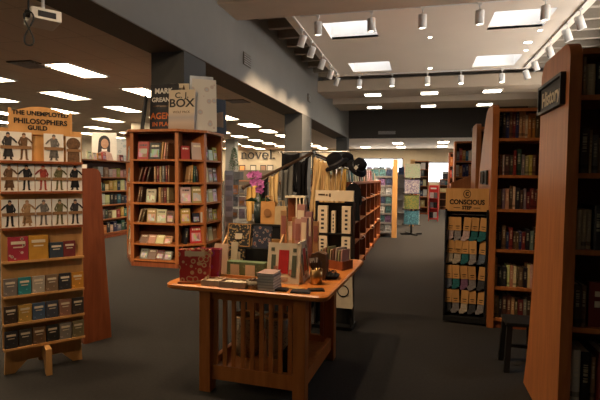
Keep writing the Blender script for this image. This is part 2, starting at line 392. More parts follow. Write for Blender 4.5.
def track_light(x, y, tilt, lean, label, group, energy=SPOT_W, z=5.17, cone=1.75, turn=0):
    global TRK
    if TRK is None:
        TRK = bpy.data.objects.new('track_light', None)
        MB().box(-.03, .03, -.06, .06, -.05, 0).tube([(0, 0, -.05), (0, 0, -.16)], .012).build('bracket', M['white_metal'], TRK)
        TRK.children[0]
        COL.objects.link(TRK)
        can = MB().lathe([(.03, .16), (.085, .15), (.09, .12), (.09, -.14), (.082, -.14), (.078, -.1), (.0, -.1)], 18).build('lamp_can', M['white_metal'], TRK, True)
        can.location = (0, 0, -.3)
        le = MB().lathe([(.074, -.118), (.074, -.112)], 18).build('lens', M['spot_lens'], can)
        t = TRK
        t.location = (x, y, z)
    else:
        t = dup(TRK, (x, y, z))
    tag(t, label, 'track light', group)
    for c in t.children:
        if c.name.startswith('lamp_can'): c.rotation_euler = (tilt, lean, turn)
    ld = bpy.data.lights.new('lamp_beam', 'SPOT'); ld.energy = energy; ld.spot_size = cone; ld.spot_blend = .8; ld.color = WARM; ld.shadow_soft_size = .07
    lo = bpy.data.objects.new('lamp_beam', ld); COL.objects.link(lo); lo.location = (x, y, z-.44); lo.rotation_euler = (tilt, lean, turn); lo.location += Vector((-math.sin(lean)*.14, math.sin(tilt)*.14, 0))
    return t
for n_, (a, b) in (('left ceiling edge', ((-2.89, 10.6), (-2.89, 17.0))), ('far ceiling edge', ((-2.7, 17.0), (3.1, 17.0))), ('right ceiling edge', ((3.27, 10.6), (3.27, 17.0))), ('near beam', ((-2.7, 10.6), (3.1, 10.6)))):
    tag(MB().box(min(a[0], b[0])-.02, max(a[0], b[0])+.02, min(a[1], b[1])-.02, max(a[1], b[1])+.02, 5.172, 5.198).build('track_rail', M['white_metal']), 'pale lighting track rail along the %s of the white skylight ceiling' % n_, 'track rail')
for k, y in enumerate((11.45, 12.5, 13.9, 15.3, 16.5)):
    track_light(-2.89, y, .1, .35, '%s track light on the rail along the left ceiling edge' % rows[k], 'track lights on the left rail')
for k, x in enumerate((-2.15, -1.0, .2, 1.3, 2.6)):
    track_light(x, 17.0, -.15, 0, 'track light on the far rail, %s from the left' % ORD[k], 'track lights on the far rail')
for k, y in enumerate((11.4, 12.3, 13.8, 15.4, 16.6)):
    track_light(3.27, y, .1, -.35, '%s track light on the rail along the right ceiling edge' % rows[k], 'track lights on the right rail')
for k, x in enumerate((-2.3, -1.1, -.01, 1.15, 2.4)):
    track_light(x, 10.6, .1, 0, 'track light hung from the near beam, %s from the left' % ORD[k], 'track lights on the near rail', SPOT_W*1.2)
# lamps added out of view over the near bay to light the foreground
tag(MB().box(-3.7, 4.9, 2.98, 3.02, 5.172, 5.198).box(-3.7, 4.9, -1.02, -.98, 5.172, 5.198).build('track_rail', M['white_metal']), 'added pale lighting track rail over the near bay, out of view', 'track rail')
NEAR_W = 85
for j, (y, tl) in enumerate(((3.0, .3), (-1.0, 1.2))):
    for k, x in enumerate((-3.5, -2.3, -1.3)):
        track_light(x, y, tl, 0, 'added track light over the near bay, %s from the left on the %s rail' % (ORD[k], ('farther', 'nearer')[j]), 'added track lights over the near bay', (NEAR_W, 95)[j], 5.17, (1.7, 1.15)[j], (0, .42)[j])
for k, (x, y) in enumerate(((-7.35, 3.4), (-7.35, .7), (-7.35, -2), (-9.95, .7), (-12.5, 3.4))):  # panels added out of view for more light in the near aisle
    troffer(x, y, 'added ceiling panel over the near left aisle, %s' % ('nearest', 'second', 'third', 'fourth', 'fifth')[k], 'added light panels over the near left aisle')
DL = None
for k, (px_, py_, r) in enumerate([(430, 37, .05), (430, 68, .07), (540, 30, .05), (528, 42, .1), (526, 50, .05)]):
    z = 5.2; d = at(px_, py_, 10); t_ = (z-EYE)/((d.z-EYE)/10); p = (d.x*t_/10, t_)
    o = thing('downlight', ['small downlight between the near track lights', 'lower small downlight in the middle of the white ceiling', 'small downlight beside the near right skylight', 'large bright downlight between the two right skylights', 'tiny downlight beside the far right skylight'][k], 'ceiling light', (p[0], p[1], 5.199), 0, 'recessed downlights in the white ceiling')
    MB().lathe([(r*1.25, -.012), (r*1.25, 0), (r, 0), (r, -.012)], 20, None, True).build('trim_ring', M['white_metal'], o)
    MB().lathe([(r*.97, -.009), (r*.97, -.004)], 20).build('lens', M['flood'], o)
k = 0
for (y, xsn) in ((19.9, (-1.95, .32, 2.7)), (23.4, (-2.2, .35, 2.85))):
    for i, x in enumerate(xsn):
        o = thing('flood_downlight', 'bright flood downlight under the %s tan ceiling slab, %s' % ('near' if y < 21 else 'far', ('left one', 'middle one', 'right one')[i]), 'ceiling light', (x, y, 4.999), 0, 'flood downlights under the tan slabs')
        MB().box(-.36, .36, -.3, -.26, -.05, 0).box(-.36, .36, .26, .3, -.05, 0).box(-.36, -.32, -.26, .26, -.05, 0).box(.32, .36, -.26, .26, -.05, 0).build('housing', M['white_metal'], o)
        MB().box(-.315, .315, -.255, .255, -.03, -.01).build('lens', M['flood'], o)
# vents
def vent(loc, rz, w, h, label):
    o = thing('air_vent', label, 'vent', loc, rz)
    MB().box(-w/2, w/2, -.015, 0, -h/2, h/2).build('plate', M['vent'], o)
    s_ = MB()
    for i in range(5): s_.box(-w/2+.02, w/2-.02, -.028, -.0155, -h/2+h*(i+.6)/5.6-.008, -h/2+h*(i+.6)/5.6+.008)
    s_.build('louvers', M['grey_metal'], o); return o
vent((-4.165, 11.0, 4.36), PI/2, .5, .3, 'dark louvred vent high on the grey wall near the column')
vent((-4.11, 17.45, 4.5), PI/2, .4, .28, 'dark louvred vent on the grey wall above the far column')
vent((-1.85, 27.3, 4.1), 0, 1.0, .2, 'dark vent in the charcoal bulkhead, left of centre')
vent((3.2, 27.3, 4.2), 0, 1.0, .2, 'dark vent in the charcoal bulkhead, right of centre')
def ceil_vent(px_, py_, label):
    d = at(px_, py_, 10); t_ = (3.8-EYE)/((d.z-EYE)/10)
    o = thing('ceiling_vent', label, 'vent', (d.x*t_/10, t_, 3.799))
    MB().box(-.3, .3, -.3, .3, -.02, 0).build('plate', M['vent'], o)
    s_ = MB()
    for i in range(6): s_.box(-.26, .26, -.25+.09*i, -.22+.09*i, -.032, -.0205)
    s_.build('louvers', M['grey_metal'], o)
ceil_vent(238, 101, 'small dark ceiling vent between light panels near the grey beam')
ceil_vent(30, 64, 'dark ceiling vent beside the nearest bright panel')
# projector under the low ceiling with its looped cable
o = thing('projector', 'white ceiling projector hung by the beam edge with dark lens', 'projector', (-4.62, 5.02, 3.45), math.radians(-35))
MB().box(-.26, .20, -.17, .17, -.06, .08, bev=.02).build('body', M['white'], o)
MB().lathe([(.045, -.03), (.045, .03), (.03, .03)], 16, Matrix.Translation((.1, -.185, .0)) @ Matrix.Rotation(PI/2, 4, 'X')).build('lens', M['black'], o)
MB().tube([(0, 0, .08), (0, 0, .345)], .02).box(-.08, .08, -.08, .08, .33, .345).build('ceiling_mount', M['white_metal'], o)
MB().box(.201, .206, -.1, .1, -.03, .04).build('side_grille', M['charcoal'], o)
pts = [(0, 0, .352), (0, 0, .15)]
for i in range(33):
    a = 2*PI*i/32; pts.append((.05*math.sin(2*a)*1.0, .0, -.2*(1-math.cos(a))/1.0))
o = tag(MB().tube(pts, .011, 6).build('hanging_cable', M['black']), 'black looped cable dangling from the low ceiling by the projector', 'cable')
o.location = (-4.55, 4.72, 3.44); o.rotation_euler = (0, 0, .7)
tag(o, o['label'], 'cable')

# ------------------------------------------------------------------ books
def book_mesh():
    b = MB()
    b.mi = 0; b.box(0, .08, 0, 1, 0, 1).box(.92, 1, 0, 1, 0, 1)
    v = [(.08, .05, 0), (.92, .05, 0), (.92, 0.0, 0), (.08, 0.0, 0)]
    b.box(.08, .92, -.03, .04, 0, 1)
    b.mi = 1; b.box(.08, .92, .04, .96, .02, .98)
    return b.mesh('book', [M['book'], M['page']])
BOOK = book_mesh()
fo = MB(); fo.box(0, 1, 0, .12, 0, 1).box(0, 1, .88, 1, 0, 1).box(0, .03, .12, .88, 0, 1); fo.mi = 1; fo.box(.03, .97, .12, .88, .02, .98)
FACE = fo.mesh('face_out_book', [M['cover'], M['page']])
PAL = [('black', (.012, .012, .014)), ('dark brown', (.05, .025, .015)), ('brown', (.12, .06, .03)), ('dark red', (.13, .015, .012)), ('navy blue', (.015, .025, .07)),
       ('dark green', (.02, .06, .035)), ('tan', (.34, .22, .11)), ('cream', (.55, .44, .28)), ('grey', (.16, .15, .14)), ('orange', (.42, .15, .03)), ('teal', (.02, .14, .14)), ('white', (.6, .57, .5)), ('mustard', (.42, .28, .05)), ('red', (.38, .03, .025))]
P_D = dict(PAL)
def pick(weights):
    names = list(weights); return rnd.choices(names, [weights[n_] for n_ in names])[0]
DARK = {'black': 4, 'dark brown': 4, 'brown': 3, 'dark red': 2.5, 'navy blue': 2, 'dark green': 1.5, 'tan': 2, 'cream': 1, 'grey': 2, 'orange': .8, 'teal': .5, 'mustard': .6}
BRIGHT = {'white': 3, 'cream': 3, 'red': 1.6, 'teal': 1.3, 'navy blue': 1.6, 'black': 2, 'orange': 1.2, 'mustard': 1, 'tan': 1, 'grey': 1.4, 'dark green': .8, 'brown': .8}
def put_book(M4, t, d, h, colour, label, group, lean=0, name='book'):
    o = bpy.data.objects.new(name, BOOK); COL.objects.link(o)
    o.matrix_world = M4 @ Matrix.Rotation(lean, 4, 'Y') @ Matrix.Diagonal((t, d, h, 1))
    c = P_D[colour]; o.color = (*[min(1, max(0, q*rnd.uniform(.75, 1.3))) for q in c], 1)
    return tag(o, label, 'book', group)
def put_face(M4, w, t, h, colour, label, group, tilt=0, name='book', cat='book'):
    o = bpy.data.objects.new(name, FACE); COL.objects.link(o)
    o.matrix_world = M4 @ Matrix.Rotation(-tilt, 4, 'X') @ Matrix.Diagonal((w, t, h, 1))
    c = P_D[colour]; o.color = (*[min(1, q*rnd.uniform(.8, 1.25)) for q in c], 1)
    return tag(o, label, cat, group)
FILL_N = [0]
def fill(M4, width, depth, hmax, where, group, pal=DARK, tr=(.022, .05), hr=(.6, .92), full=1.0, spec=None, inset=.02, dd=.75):
    """a row of upright books from x=0 of frame M4 (x along the shelf, y inward)"""
    x = .006; k = 0
    lst = spec if spec else None
    while k < 20:
        if lst is not None:
            if k >= len(lst): break
            colour, t, hh = lst[k]
        else:
            colour = pick(pal); t = rnd.uniform(*tr); hh = rnd.uniform(*hr)
        if x+t > width*full: break
        h = hh*hmax
        put_book(M4 @ Matrix.Translation((x, inset+rnd.uniform(0, .02), .001)), t-.0015, depth*dd, h, colour,
                 '%s book, %s from left on the %s' % (colour, ORD[k], where), group)
        x += t; k += 1
        if lst is None and rnd.random() < .05: x += rnd.uniform(.01, .04)
    return x

def arch_panel(w0, w1, h, r, flare=0, n=8):
    """side outline in (y, z): straight front at y=0, back at w0 at the top flaring to w1 at the floor, rounded top"""
    pts = [(-flare, 0), (w1, 0)]
    for i in range(7):
        u = i/6; pts.append((w1+(w0-w1)*(u**.6), h*.62*u)) if i else None
    pts.append((w0, h-r*1.2))
    for i in range(n+1):
        a = PI/2*i/n; pts.append((w0-r*1.2+r*1.2*math.cos(a), h-r*1.2+r*1.2*math.sin(a)))
    for i in range(n+1):
        a = PI/2+PI/2*i/n; pts.append((r+r*math.cos(a), h-r+r*math.sin(a)))
    return pts
YZ = Matrix(((0, 0, 1, 0), (1, 0, 0, 0), (0, 1, 0, 0), (0, 0, 0, 1)))     # prism polygon (y,z) extruded along x

def bookcase(name, label, loc, rz, width, depth, h, shelves, panel=None, mat='cherry', th=.035, group=None, back=True):
    """front at y=0, interior x from 0 to width"""
    o = thing(name, label, 'bookcase', loc, rz, group)
    pm = M[mat]
    if panel: MB().prism(panel, -.06, 0, YZ).build('end_panel', pm, o)
    else: MB().box(-th, 0, 0, depth, 0, h).build('end_panel', pm, o)
    MB().box(width, width+th, 0, depth, 0, h).build('end_panel', pm, o)
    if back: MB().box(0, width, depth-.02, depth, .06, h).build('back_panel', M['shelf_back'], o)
    MB().box(0, width, .03, depth-.02, 0, .07).build('plinth', M['cherry_dark'], o)
    for z in shelves: MB().box(0, width, .012, depth-.02, z-.028, z).build('shelf', pm, o)
    MB().box(0, width, 0, depth-.02, h-.03, h).build('top_board', pm, o)
    return o

# ---- near bookcase on the right with the History sign on its end
NX, NY = .84, 2.86
o = bookcase('bookcase', 'tall cherry bookcase nearest at right with lettered black sign on its flared end', (NX, NY, 0), 0, 1.25, .42, 2.21, [.26, .684, 1.118, 1.54, 1.963], [(y_, z_) for y_, z_ in arch_panel(.62, .86, 2.26, .1)], 'cherry')
sg = thing('section_sign', 'black framed section sign lettered History on the near bookcase end', 'sign', (NX-.061, NY+.325, 2.015), -PI/2)
MB().box(-.24, .24, -.012, 0, -.072, .072).build('sign_board', M['charcoal'], sg)
f_ = MB().box(-.26, .26, -.028, 0, .072, .09).box(-.26, .26, -.028, 0, -.09, -.072).box(-.26, -.24, -.028, 0, -.072, .072).box(.24, .26, -.028, 0, -.072, .072)
f_.build('sign_frame', M['black'], sg)
text('lettering', 'History', .13, Matrix.Translation((-.0, -.014, -.01)), M['cream'], sg, .002, .001)
NR = 'near right bookcase'
for z, hm, spec, nm in ((1.963, .212, [('tan', .022, .97), ('cream', .05, .80), ('black', .05, .86), ('black', .045, .86), ('navy blue', .05, .84), ('black', .05, .88), ('dark brown', .05, .8), ('dark red', .05, .85)], 'top shelf'),
                    (1.54, .42, [('dark brown', .05, .58), ('tan', .018, .56), ('grey', .035, .5), ('tan', .07, .46), ('tan', .06, .46), ('brown', .06, .47), ('dark brown', .06, .5)], 'second shelf'),
                    (1.118, .39, [('cream', .028, .56), ('cream', .028, .56), ('cream', .028, .56), ('black', .04, .62), ('black', .045, .6), ('black', .05, .6), ('dark brown', .05, .6)], 'third shelf'),
                    (.684, .32, [('dark brown', .04, .74), ('brown', .03, .72)], 'fourth shelf'),
                    (.26, .34, [('white', .05, .86), ('black', .055, .82), ('tan', .03, .74), ('dark red', .05, .84), ('dark brown', .05, .8), ('black', .05, .8)], 'bottom shelf')):
    x = .008
    for k, (c, t, hh) in enumerate(spec):
        b_ = thing('book', '%s hardback, %s from the left on the %s of the near right bookcase' % (c, ORD[k], nm), 'book', (NX+x, NY+.03+.015*(k % 3), z+.001), 0, 'books in the near right bookcase')
        h = hm*hh; d = .22
        cv = MB().box(0, .004, 0, d, 0, h).box(t-.006, t-.002, 0, d, 0, h)
        cv.prism([(0, 0), (t*.2, -.008), (t*.5, -.011), (t*.8, -.008), (t-.002, 0), (t-.002, .004), (0, .004)], 0, h)
        cv = cv.build('cover', M['book'], b_); cv.color = (*P_D[c], 1)
        MB().box(.0042, t-.0062, .0045, d-.006, .004, h-.004).build('page_block', M['page'], b_)
        x += t+.001
# chevrons on the three cream volumes
for k in range(3):
    pass
# a face-out dark red book with pale lettering on the fourth shelf
b_ = thing('book', 'large dark red book standing face out on the fourth shelf of the near right bookcase', 'book', (NX+.09, NY+.05, .685), 0, 'books in the near right bookcase')
c = MB().box(0, .26, 0, .03, 0, .25).build('cover', M['book'], b_); c.color = (.16, .02, .015, 1)
MB().box(.008, .265, .005, .025, .004, .246).build('page_block', M['page'], b_)
MB().box(.03, .23, -.002, -.0005, .17, .20).box(.03, .2, -.002, -.0005, .11, .145).build('title', M['cream'], b_)
# dark step stool at the foot of the panel
o = thing('step_stool', 'dark wooden step stool at the foot of the near bookcase end', 'stool', (.80, 4.02, 0), 0)
MB().box(-.12, .12, -.13, .13, .36, .39, bev=.006).build('seat', M['black'], o)
for sx in (-1, 1):
    for sy in (-1, 1):
        MB().add([(sx*.11-.02, sy*.13-.02, 0), (sx*.11+.02, sy*.13-.02, 0), (sx*.11+.02, sy*.13+.02, 0), (sx*.11-.02, sy*.13+.02, 0),
                  (sx*.09-.02, sy*.1-.02, .36), (sx*.09+.02, sy*.1-.02, .36), (sx*.09+.02, sy*.1+.02, .36), (sx*.09-.02, sy*.1+.02, .36)],
                 [(0, 3, 2, 1), (4, 5, 6, 7), (0, 1, 5, 4), (1, 2, 6, 5), (2, 3, 7, 6), (3, 0, 4, 7)]).build('leg', M['black'], o)
MB().box(-.09, .09, -.015, .015, .16, .185).build('stretcher', M['black'], o)

# ---- middle bookcase beside the sock rack
MX, MY = .755, 5.02
MS = [.1, .42, .80, 1.205, 1.545, 1.91]
FINP = [(0, 0), (1.15, 0), (1.1, 1.2), (.95, 1.6), (.72, 1.95), (.55, 2.15), (.46, 2.22), (.36, 2.25), (.08, 2.25), (.02, 2.22), (0, 2.15)]
bookcase('bookcase', 'tall cherry bookcase of mixed books right behind the sock rack', (MX, MY, 0), 0, .98, .36, 2.2, MS, FINP, 'cherry')
SPECS = {5: [('black', .035, .9), ('dark brown', .03, .95), ('navy blue', .035, .95), ('brown', .028, .97), ('dark red', .03, .97), ('navy blue', .03, .93), ('tan', .026, .86), ('tan', .03, .88), ('cream', .024, .76), ('orange', .03, .8), ('orange', .04, .8), ('brown', .03, .8)],
         4: [('black', .02, .6), ('orange', .026, .62), ('cream', .016, .6), ('dark brown', .05, .62), ('dark brown', .035, .6), ('dark red', .026, .74), ('dark green', .05, .78), ('grey', .03, .62), ('tan', .036, .58), ('mustard', .03, .6), ('brown', .03, .6)],
         1: [('mustard', .03, .86), ('black', .045, .6), ('black', .04, .6), ('cream', .032, .66), ('tan', .03, .66), ('cream', .03, .64), ('tan', .022, .62), ('brown', .04, .6), ('black', .04, .6), ('cream', .025, .7), ('cream', .025, .7)],
         0: [('tan', .05, .68), ('black', .03, .72), ('dark brown', .045, .72), ('brown', .04, .72), ('tan', .035, .66), ('brown', .03, .62), ('dark red', .05, .6), ('grey', .03, .62), ('dark brown', .04, .7)]}
for i, z in enumerate(MS):
    fill(Tr(MX, MY+.03, z), .98, .2, .33 if i < 5 else .3, '%s shelf beside the sock rack' % ['bottom', 'fifth', 'fourth', 'third', 'second', 'top'][i], 'books in the bookcase beside the sock rack', DARK, (.024, .042), (.52, .72), .46, SPECS.get(i))
# small framed section sign clipped on its flared end
for k, (yy, zz) in enumerate(((5.33, 1.52), (5.6, 1.52))):
    s_ = thing('section_sign', 'small black sign on the end of the middle bookcase, %s' % ('nearer of two', 'farther of two')[k], 'sign', (MX-.062, yy, zz), -PI/2, 'small signs on the middle bookcase end')
    MB().box(-.1, .1, -.012, 0, -.06, .06).build('sign_board', M['charcoal'], s_)
    MB().box(-.11, .11, -.02, 0, .06, .075).box(-.11, .11, -.02, 0, -.075, -.06).box(-.11, -.1, -.02, 0, -.06, .06).box(.1, .11, -.02, 0, -.06, .06).build('sign_frame', M['black'], s_)
# next bookcase behind, and one farther with bright books
bookcase('bookcase', 'cherry bookcase end standing just behind the middle bookcase', (.79, 6.7, 0), 0, 1.0, .36, 2.2, [.1, .5, .9, 1.3, 1.7], arch_panel(.55, .9, 2.25, .09), 'cherry')
FX, FY = .66, 9.2
bookcase('bookcase', 'tall far bookcase of bright paperbacks rising above the wooden counter end', (FX, FY, 0), 0, 1.1, .34, 2.2, [.1, .5, .92, 1.27, 1.55, 1.84], None, 'cherry')
for i, z in enumerate([1.27, 1.55, 1.84]):
    fill(Tr(FX, FY+.03, z), 1.1, .2, .29, '%s shelf above the wooden counter end' % ['third', 'second', 'top'][i], 'books in the far bookcase above the counter end', BRIGHT, (.04, .065), (.6, .85), .48)
bookcase('bookcase', 'narrow dark bookcase beside the far window in the back right', (.78, 13.0, 0), 0, .9, .34, 2.2, [.5, .92, 1.27, 1.55, 1.86], None, 'cherry_dark')
for i, z in enumerate([1.55, 1.86]):
    fill(Tr(.78, 13.03, z), .9, .2, .28, '%s shelf of the narrow dark bookcase' % ['lower', 'top'][i], 'books in the narrow dark bookcase', BRIGHT, (.045, .07), (.6, .85), .35)
cp = thing('counter', 'low wooden counter end with curved top in front of the far bookcase', 'counter', (.5, 8.0, 0), 0)
pl = [(0, 0), (.62, 0), (.62, 1.6)] + [(.62-.55*i/8, 1.6-.13*(i/8)**1.7) for i in range(1, 9)] + [(0, 1.44)]
MB().slab(pl, 0, .04).build('front_panel', M['cherry'], cp)
MB().box(0, .62, .041, .5, 1.38, 1.42).build('top', M['cherry'], cp)
MB().box(.58, .62, .041, .5, 0, 1.379).box(0, .04, .041, .5, 0, 1.379).build('body', M['cherry_dark'], cp)

# ---- sock rack
K = thing('sock_rack', 'black floor rack of carded socks with a kraft header bearing a ring emblem', 'display rack', (.27, 5.09, 0), math.radians(-4.5))
K.scale = (.88, 1, 1)
MB().box(0, .475, 0, .3, .02, .07).build('base', M['black'], K)
MB().box(0, .475, .1, .12, .07, 1.2).build('back_panel', M['black_cloth'], K)
for x in (0, .455): MB().box(x, x+.02, 0, .3, .0705, 1.19).build('side_panel', M['black_cloth'], K)
H = MB().box(0, .475, .03, .05, 1.17, 1.405).build('header', M['birch'], K)
text('lettering', 'CONSCIOUS', .068, Matrix.Translation((.237, .0285, 1.262)), M['black'], H, .0025, .0008)
text('lettering', 'STEP', .05, Matrix.Translation((.237, .0285, 1.205)), M['black'], H, .002, .0008)
MB().box(.09, .165, .0275, .029, 1.203, 1.209).box(.31, .385, .0275, .029, 1.203, 1.209).build('rule', M['black'], H)
ring = MB(); ring.lathe([(.043, 0), (.043, .0015), (.036, .0015), (.036, 0)], 28, Matrix.Translation((.237, .0299, 1.347)) @ Matrix.Rotation(PI/2, 4, 'X'), True); ring.build('emblem_ring', M['black'], H)
text('lettering', 'C', .05, Matrix.Translation((.237, .0285, 1.347)), M['black'], H, .003, .0008)
for row, z in enumerate((.13, .385, .65, .89)):
    MB().tube([(.02, .095, z+.24), (.455, .095, z+.24)], .004, 6).build('hanging_bar', M['grey_metal'], K)
SOCKC = [('grey', (.22, .2, .2)), ('blue-grey', (.12, .15, .2)), ('pale pink', (.45, .33, .32)), ('teal', (.02, .12, .13)), ('navy blue', (.02, .03, .07)), ('mauve', (.2, .1, .18)), ('charcoal', (.05, .05, .055)), ('oatmeal', (.4, .34, .26))]
cardm = {c: plain('sock_%s' % c, v, .95, var=.3, scale=60) for c, v in SOCKC}
Kx = Matrix.Translation((.27, 5.09, 0)) @ Matrix.Rotation(math.radians(-4.5), 4, 'Z')
rowc = [['charcoal', 'grey', 'oatmeal', 'charcoal', 'grey'], ['blue-grey', 'teal', 'mauve', 'grey', 'charcoal'], ['oatmeal', 'oatmeal', 'teal', 'grey', 'blue-grey'], ['pale pink', 'grey', 'pale pink', 'teal', 'teal']]
for row, z in enumerate((.13, .385, .65, .89)):
    for c in range(5):
        col = rowc[row][c]; x = (.055+.09*c)*.88
        p_ = thing('sock_pair', '%s carded socks, %s from left in the %s row of the rack' % (col, ORD[c], ['bottom', 'third', 'second', 'top'][row]), 'socks', tuple(Kx @ Vector((x, .05+rnd.uniform(-.01, .01), z))), math.radians(-4.5)+rnd.uniform(-.15, .15), 'carded socks on the rack')
        p_.rotation_euler[1] = rnd.uniform(-.1, .1)
        sk = MB()
        s0 = rnd.uniform(-.01, .01)
        sk.slab([(-.03, .1), (-.033, .02), (-.045+s0, -.01), (-.04, -.035), (-.01, -.03), (.03, 0), (.033, .1)], -.012, .012)
        sk.build('sock', cardm[col], p_)
        MB().box(-.035, .035, -.017, -.0125, .08, .215).box(-.035, .035, .0125, .017, .08, .215).box(-.035, .035, -.0125, .0125, .2, .215).build('belly_card', M['birch'], p_)
        MB().tube([(0, 0, .2155), (0, 0, .238), (0, .03, .243)], .003, 6).build('hook', M['black'], p_)
        MB().box(-.02, .02, -.0185, -.0172, .12, .128).box(-.015, .015, -.0185, -.0172, .10, .105).build('print', M['black'], p_)

# ------------------------------------------------------------------ merchandise table
TA = math.radians(-3); TX, TY = -1.725, 2.93
TT = Tr(TX, TY, 0, TA)
def tw(x, y, z=.7505): return tuple(TT @ Vector((x, y, z)))
t = thing('display_table', 'cherry table with slatted sides crowded with gifts in the foreground', 'table', (TX, TY, 0), TA)
pl = []
Wt, Dt, R_ = 1.18, 1.44, .07
for cx, cy, a0 in ((Wt-R_, R_, -90), (Wt-R_, Dt-R_, 0), (R_, Dt-R_, 90), (R_, R_, 180)):
    for i in range(7):
        a = math.radians(a0+15*i); pl.append((cx+R_*math.cos(a), cy+R_*math.sin(a)))
tp = MB()
ins = [(Wt/2+(x-Wt/2)*.985, Dt/2+(y-Dt/2)*.985) for x, y in pl]
n_ = len(pl)
vs = [(x, y, .712) for x, y in ins]+[(x, y, .720) for x, y in pl]+[(x, y, .742) for x, y in pl]+[(x, y, .75) for x, y in ins]
fs = [tuple(range(n_-1, -1, -1)), tuple(range(3*n_, 4*n_))]
for q in range(3): fs += [(q*n_+i, q*n_+(i+1) % n_, (q+1)*n_+(i+1) % n_, (q+1)*n_+i) for i in range(n_)]
tp.add(vs, fs); tp.build('tabletop', M['cherry_x'], t)
LX0, LX1, LY0, LY1, LS = .26, 1.03, .04, .95, .085
for x in (LX0, LX1-LS):
    for y in (LY0, LY1-LS): MB().box(x, x+LS, y, y+LS, 0, .711, bev=.004).build('leg', M['table_wood'], t)
for y in (LY0+.02, LY1-.055):
    MB().box(LX0+LS+.001, LX1-LS-.001, y, y+.035, .655, .711).build('apron', M['table_wood'], t)
    MB().box(LX0+LS+.001, LX1-LS-.001, y, y+.035, .09, .19).build('bottom_rail', M['table_wood'], t)
for x in (LX0+.02, LX1-.055):
    MB().box(x, x+.035, LY0+LS+.001, LY1-LS-.001, .655, .711).build('apron', M['table_wood'], t)
    MB().box(x, x+.035, LY0+LS+.001, LY1-LS-.001, .09, .19).build('bottom_rail', M['table_wood'], t)
for k in range(9):
    x = LX0+LS+.028+k*(LX1-LX0-2*LS-.056)/8.
    MB().box(x-.014, x+.014, LY0+.028, LY0+.046, .191, .654).build('slat', M['table_wood'], t)
for k in range(6):
    x = LX0+LS+.028+k*(LX1-LX0-2*LS-.056)/5.
    MB().box(x-.014, x+.014, LY1-.046, LY1-.028, .191, .654).build('slat', M['table_wood'], t)
MB().box(LX0+.057, LX1-.057, LY0+.058, LY1-.058, .12, .14).build('lower_shelf', M['table_wood'], t)

# things on the lower shelf seen through the slats
lowm = [('wicker_basket', 'pale wicker basket on the table lower shelf behind the slats, left', .45, .45), ('wicker_basket', 'pale wicker basket on the table lower shelf, beside the first', .68, .5)]
wick = pattern_mat('wicker', (.30, .22, .13), (.22, .15, .08), (.1, .06, .03), 55)
for n0, lb, x, y in lowm:
    o = thing(n0, lb, 'basket', tw(x, y, .141), TA)
    MB().lathe([(.0, 0), (.085, 0), (.10, .2), (.105, .3), (.095, .3), (.09, .2), (.075, .012), (0, .012)], 18).build('basket_body', wick, o, True)
    MB().lathe([(.1, .29), (.112, .3), (.1, .312), (.093, .3)], 18, None, True).build('rim', M['birch'], o, True)
o = thing('handbag', 'dark handbag on the table lower shelf by the right leg', 'bag', tw(.88, .3, .141), TA)
MB().slab([(-.07, 0), (.07, 0), (.06, .15), (.03, .19), (-.03, .19), (-.06, .15)], -.09, .09).build('bag_body', M['black_cloth'], o)
MB().tube([(-.03, 0, .18), (-.025, 0, .25), (.025, 0, .25), (.03, 0, .18)], .008).build('handle', M['black_cloth'], o)

# --- on the table
redp = pattern_mat('red_print_paper', (.42, .03, .03), (.62, .45, .25), (.5, .05, .04), 26, (.34, .52))
redp2 = pattern_mat('crimson_print_paper', (.30, .02, .05), (.32, .03, .22), (.5, .3, .05), 12, (.14, .3))
def bag(loc, rz, label, mat, w=.2, d=.07, h=.22):
    o = thing('gift_bag', label, 'gift bag', loc, rz)
    b = MB()
    b.add([(-w/2, -d/2, 0), (w/2, -d/2, 0), (w/2, d/2, 0), (-w/2, d/2, 0), (-w/2-.01, -d/2, h), (w/2+.01, -d/2, h), (w/2+.01, d/2, h), (-w/2-.01, d/2, h),
           (-w/2+.0, -d/2+.01, h), (w/2, -d/2+.01, h), (w/2, d/2-.01, h), (-w/2, d/2-.01, h), (-w/2+.01, -d/2+.01, .01), (w/2-.01, -d/2+.01, .01), (w/2-.01, d/2-.01, .01), (-w/2+.01, d/2-.01, .01)],
          [(0, 3, 2, 1), (0, 1, 5, 4), (1, 2, 6, 5), (2, 3, 7, 6), (3, 0, 4, 7), (4, 5, 9, 8), (5, 6, 10, 9), (6, 7, 11, 10), (7, 4, 8, 11), (8, 9, 13, 12), (9, 10, 14, 13), (10, 11, 15, 14), (11, 8, 12, 15), (12, 13, 14, 15)])
    b.build('bag_body', mat, o)
    return o
o = tag(MB().box(-.13, .12, -.05, .1, 0, .012, bev=.003).build('tray', M['cherry_dark']), 'dark red flat tray under the red gift bag on the table', 'tray'); o.location = tw(.215, .1); o.rotation_euler = (0, 0, TA+.3)
o = bag(tw(.19, .11, .764), TA+.28, 'red patterned gift bag with cream title band on the table corner', redp)
MB().box(-.065, .075, -.037, -.0355, .175, .21).build('title_band', M['cream'], o)
bag(tw(.225, .25, .7515), TA+.2, 'crimson and purple gift bag standing behind the red patterned one', redp2, .16, .07, .22)
def tray(x, y, w, d, h, label, cards):
    o = thing('sticker_tray', label, 'tray', tw(x, y), TA+.05)
    MB().box(0, w, 0, d, 0, .006).box(0, w, 0, .006, .0061, h).box(0, w, d-.006, d, .0061, h).box(0, .006, .0061, d-.0061, .0061, h).box(w-.006, w, .0061, d-.0061, .0061, h).build('tray_body', M['birch_pale'], o)
    b = MB()
    for i in range(cards): b.box(.012+(w-.024)*i/cards, .012+(w-.024)*(i+.85)/cards, .012, d-.012, .0062, h*.7+.003*(i % 2))
    b.build('card_filling', M['cream'], o)
tray(.285, .02, .13, .13, .038, 'small shallow tray of pale stickers at the table front left', 3)
tray(.425, .012, .19, .12, .042, 'wider shallow tray of pale stickers beside the round tin', 5)
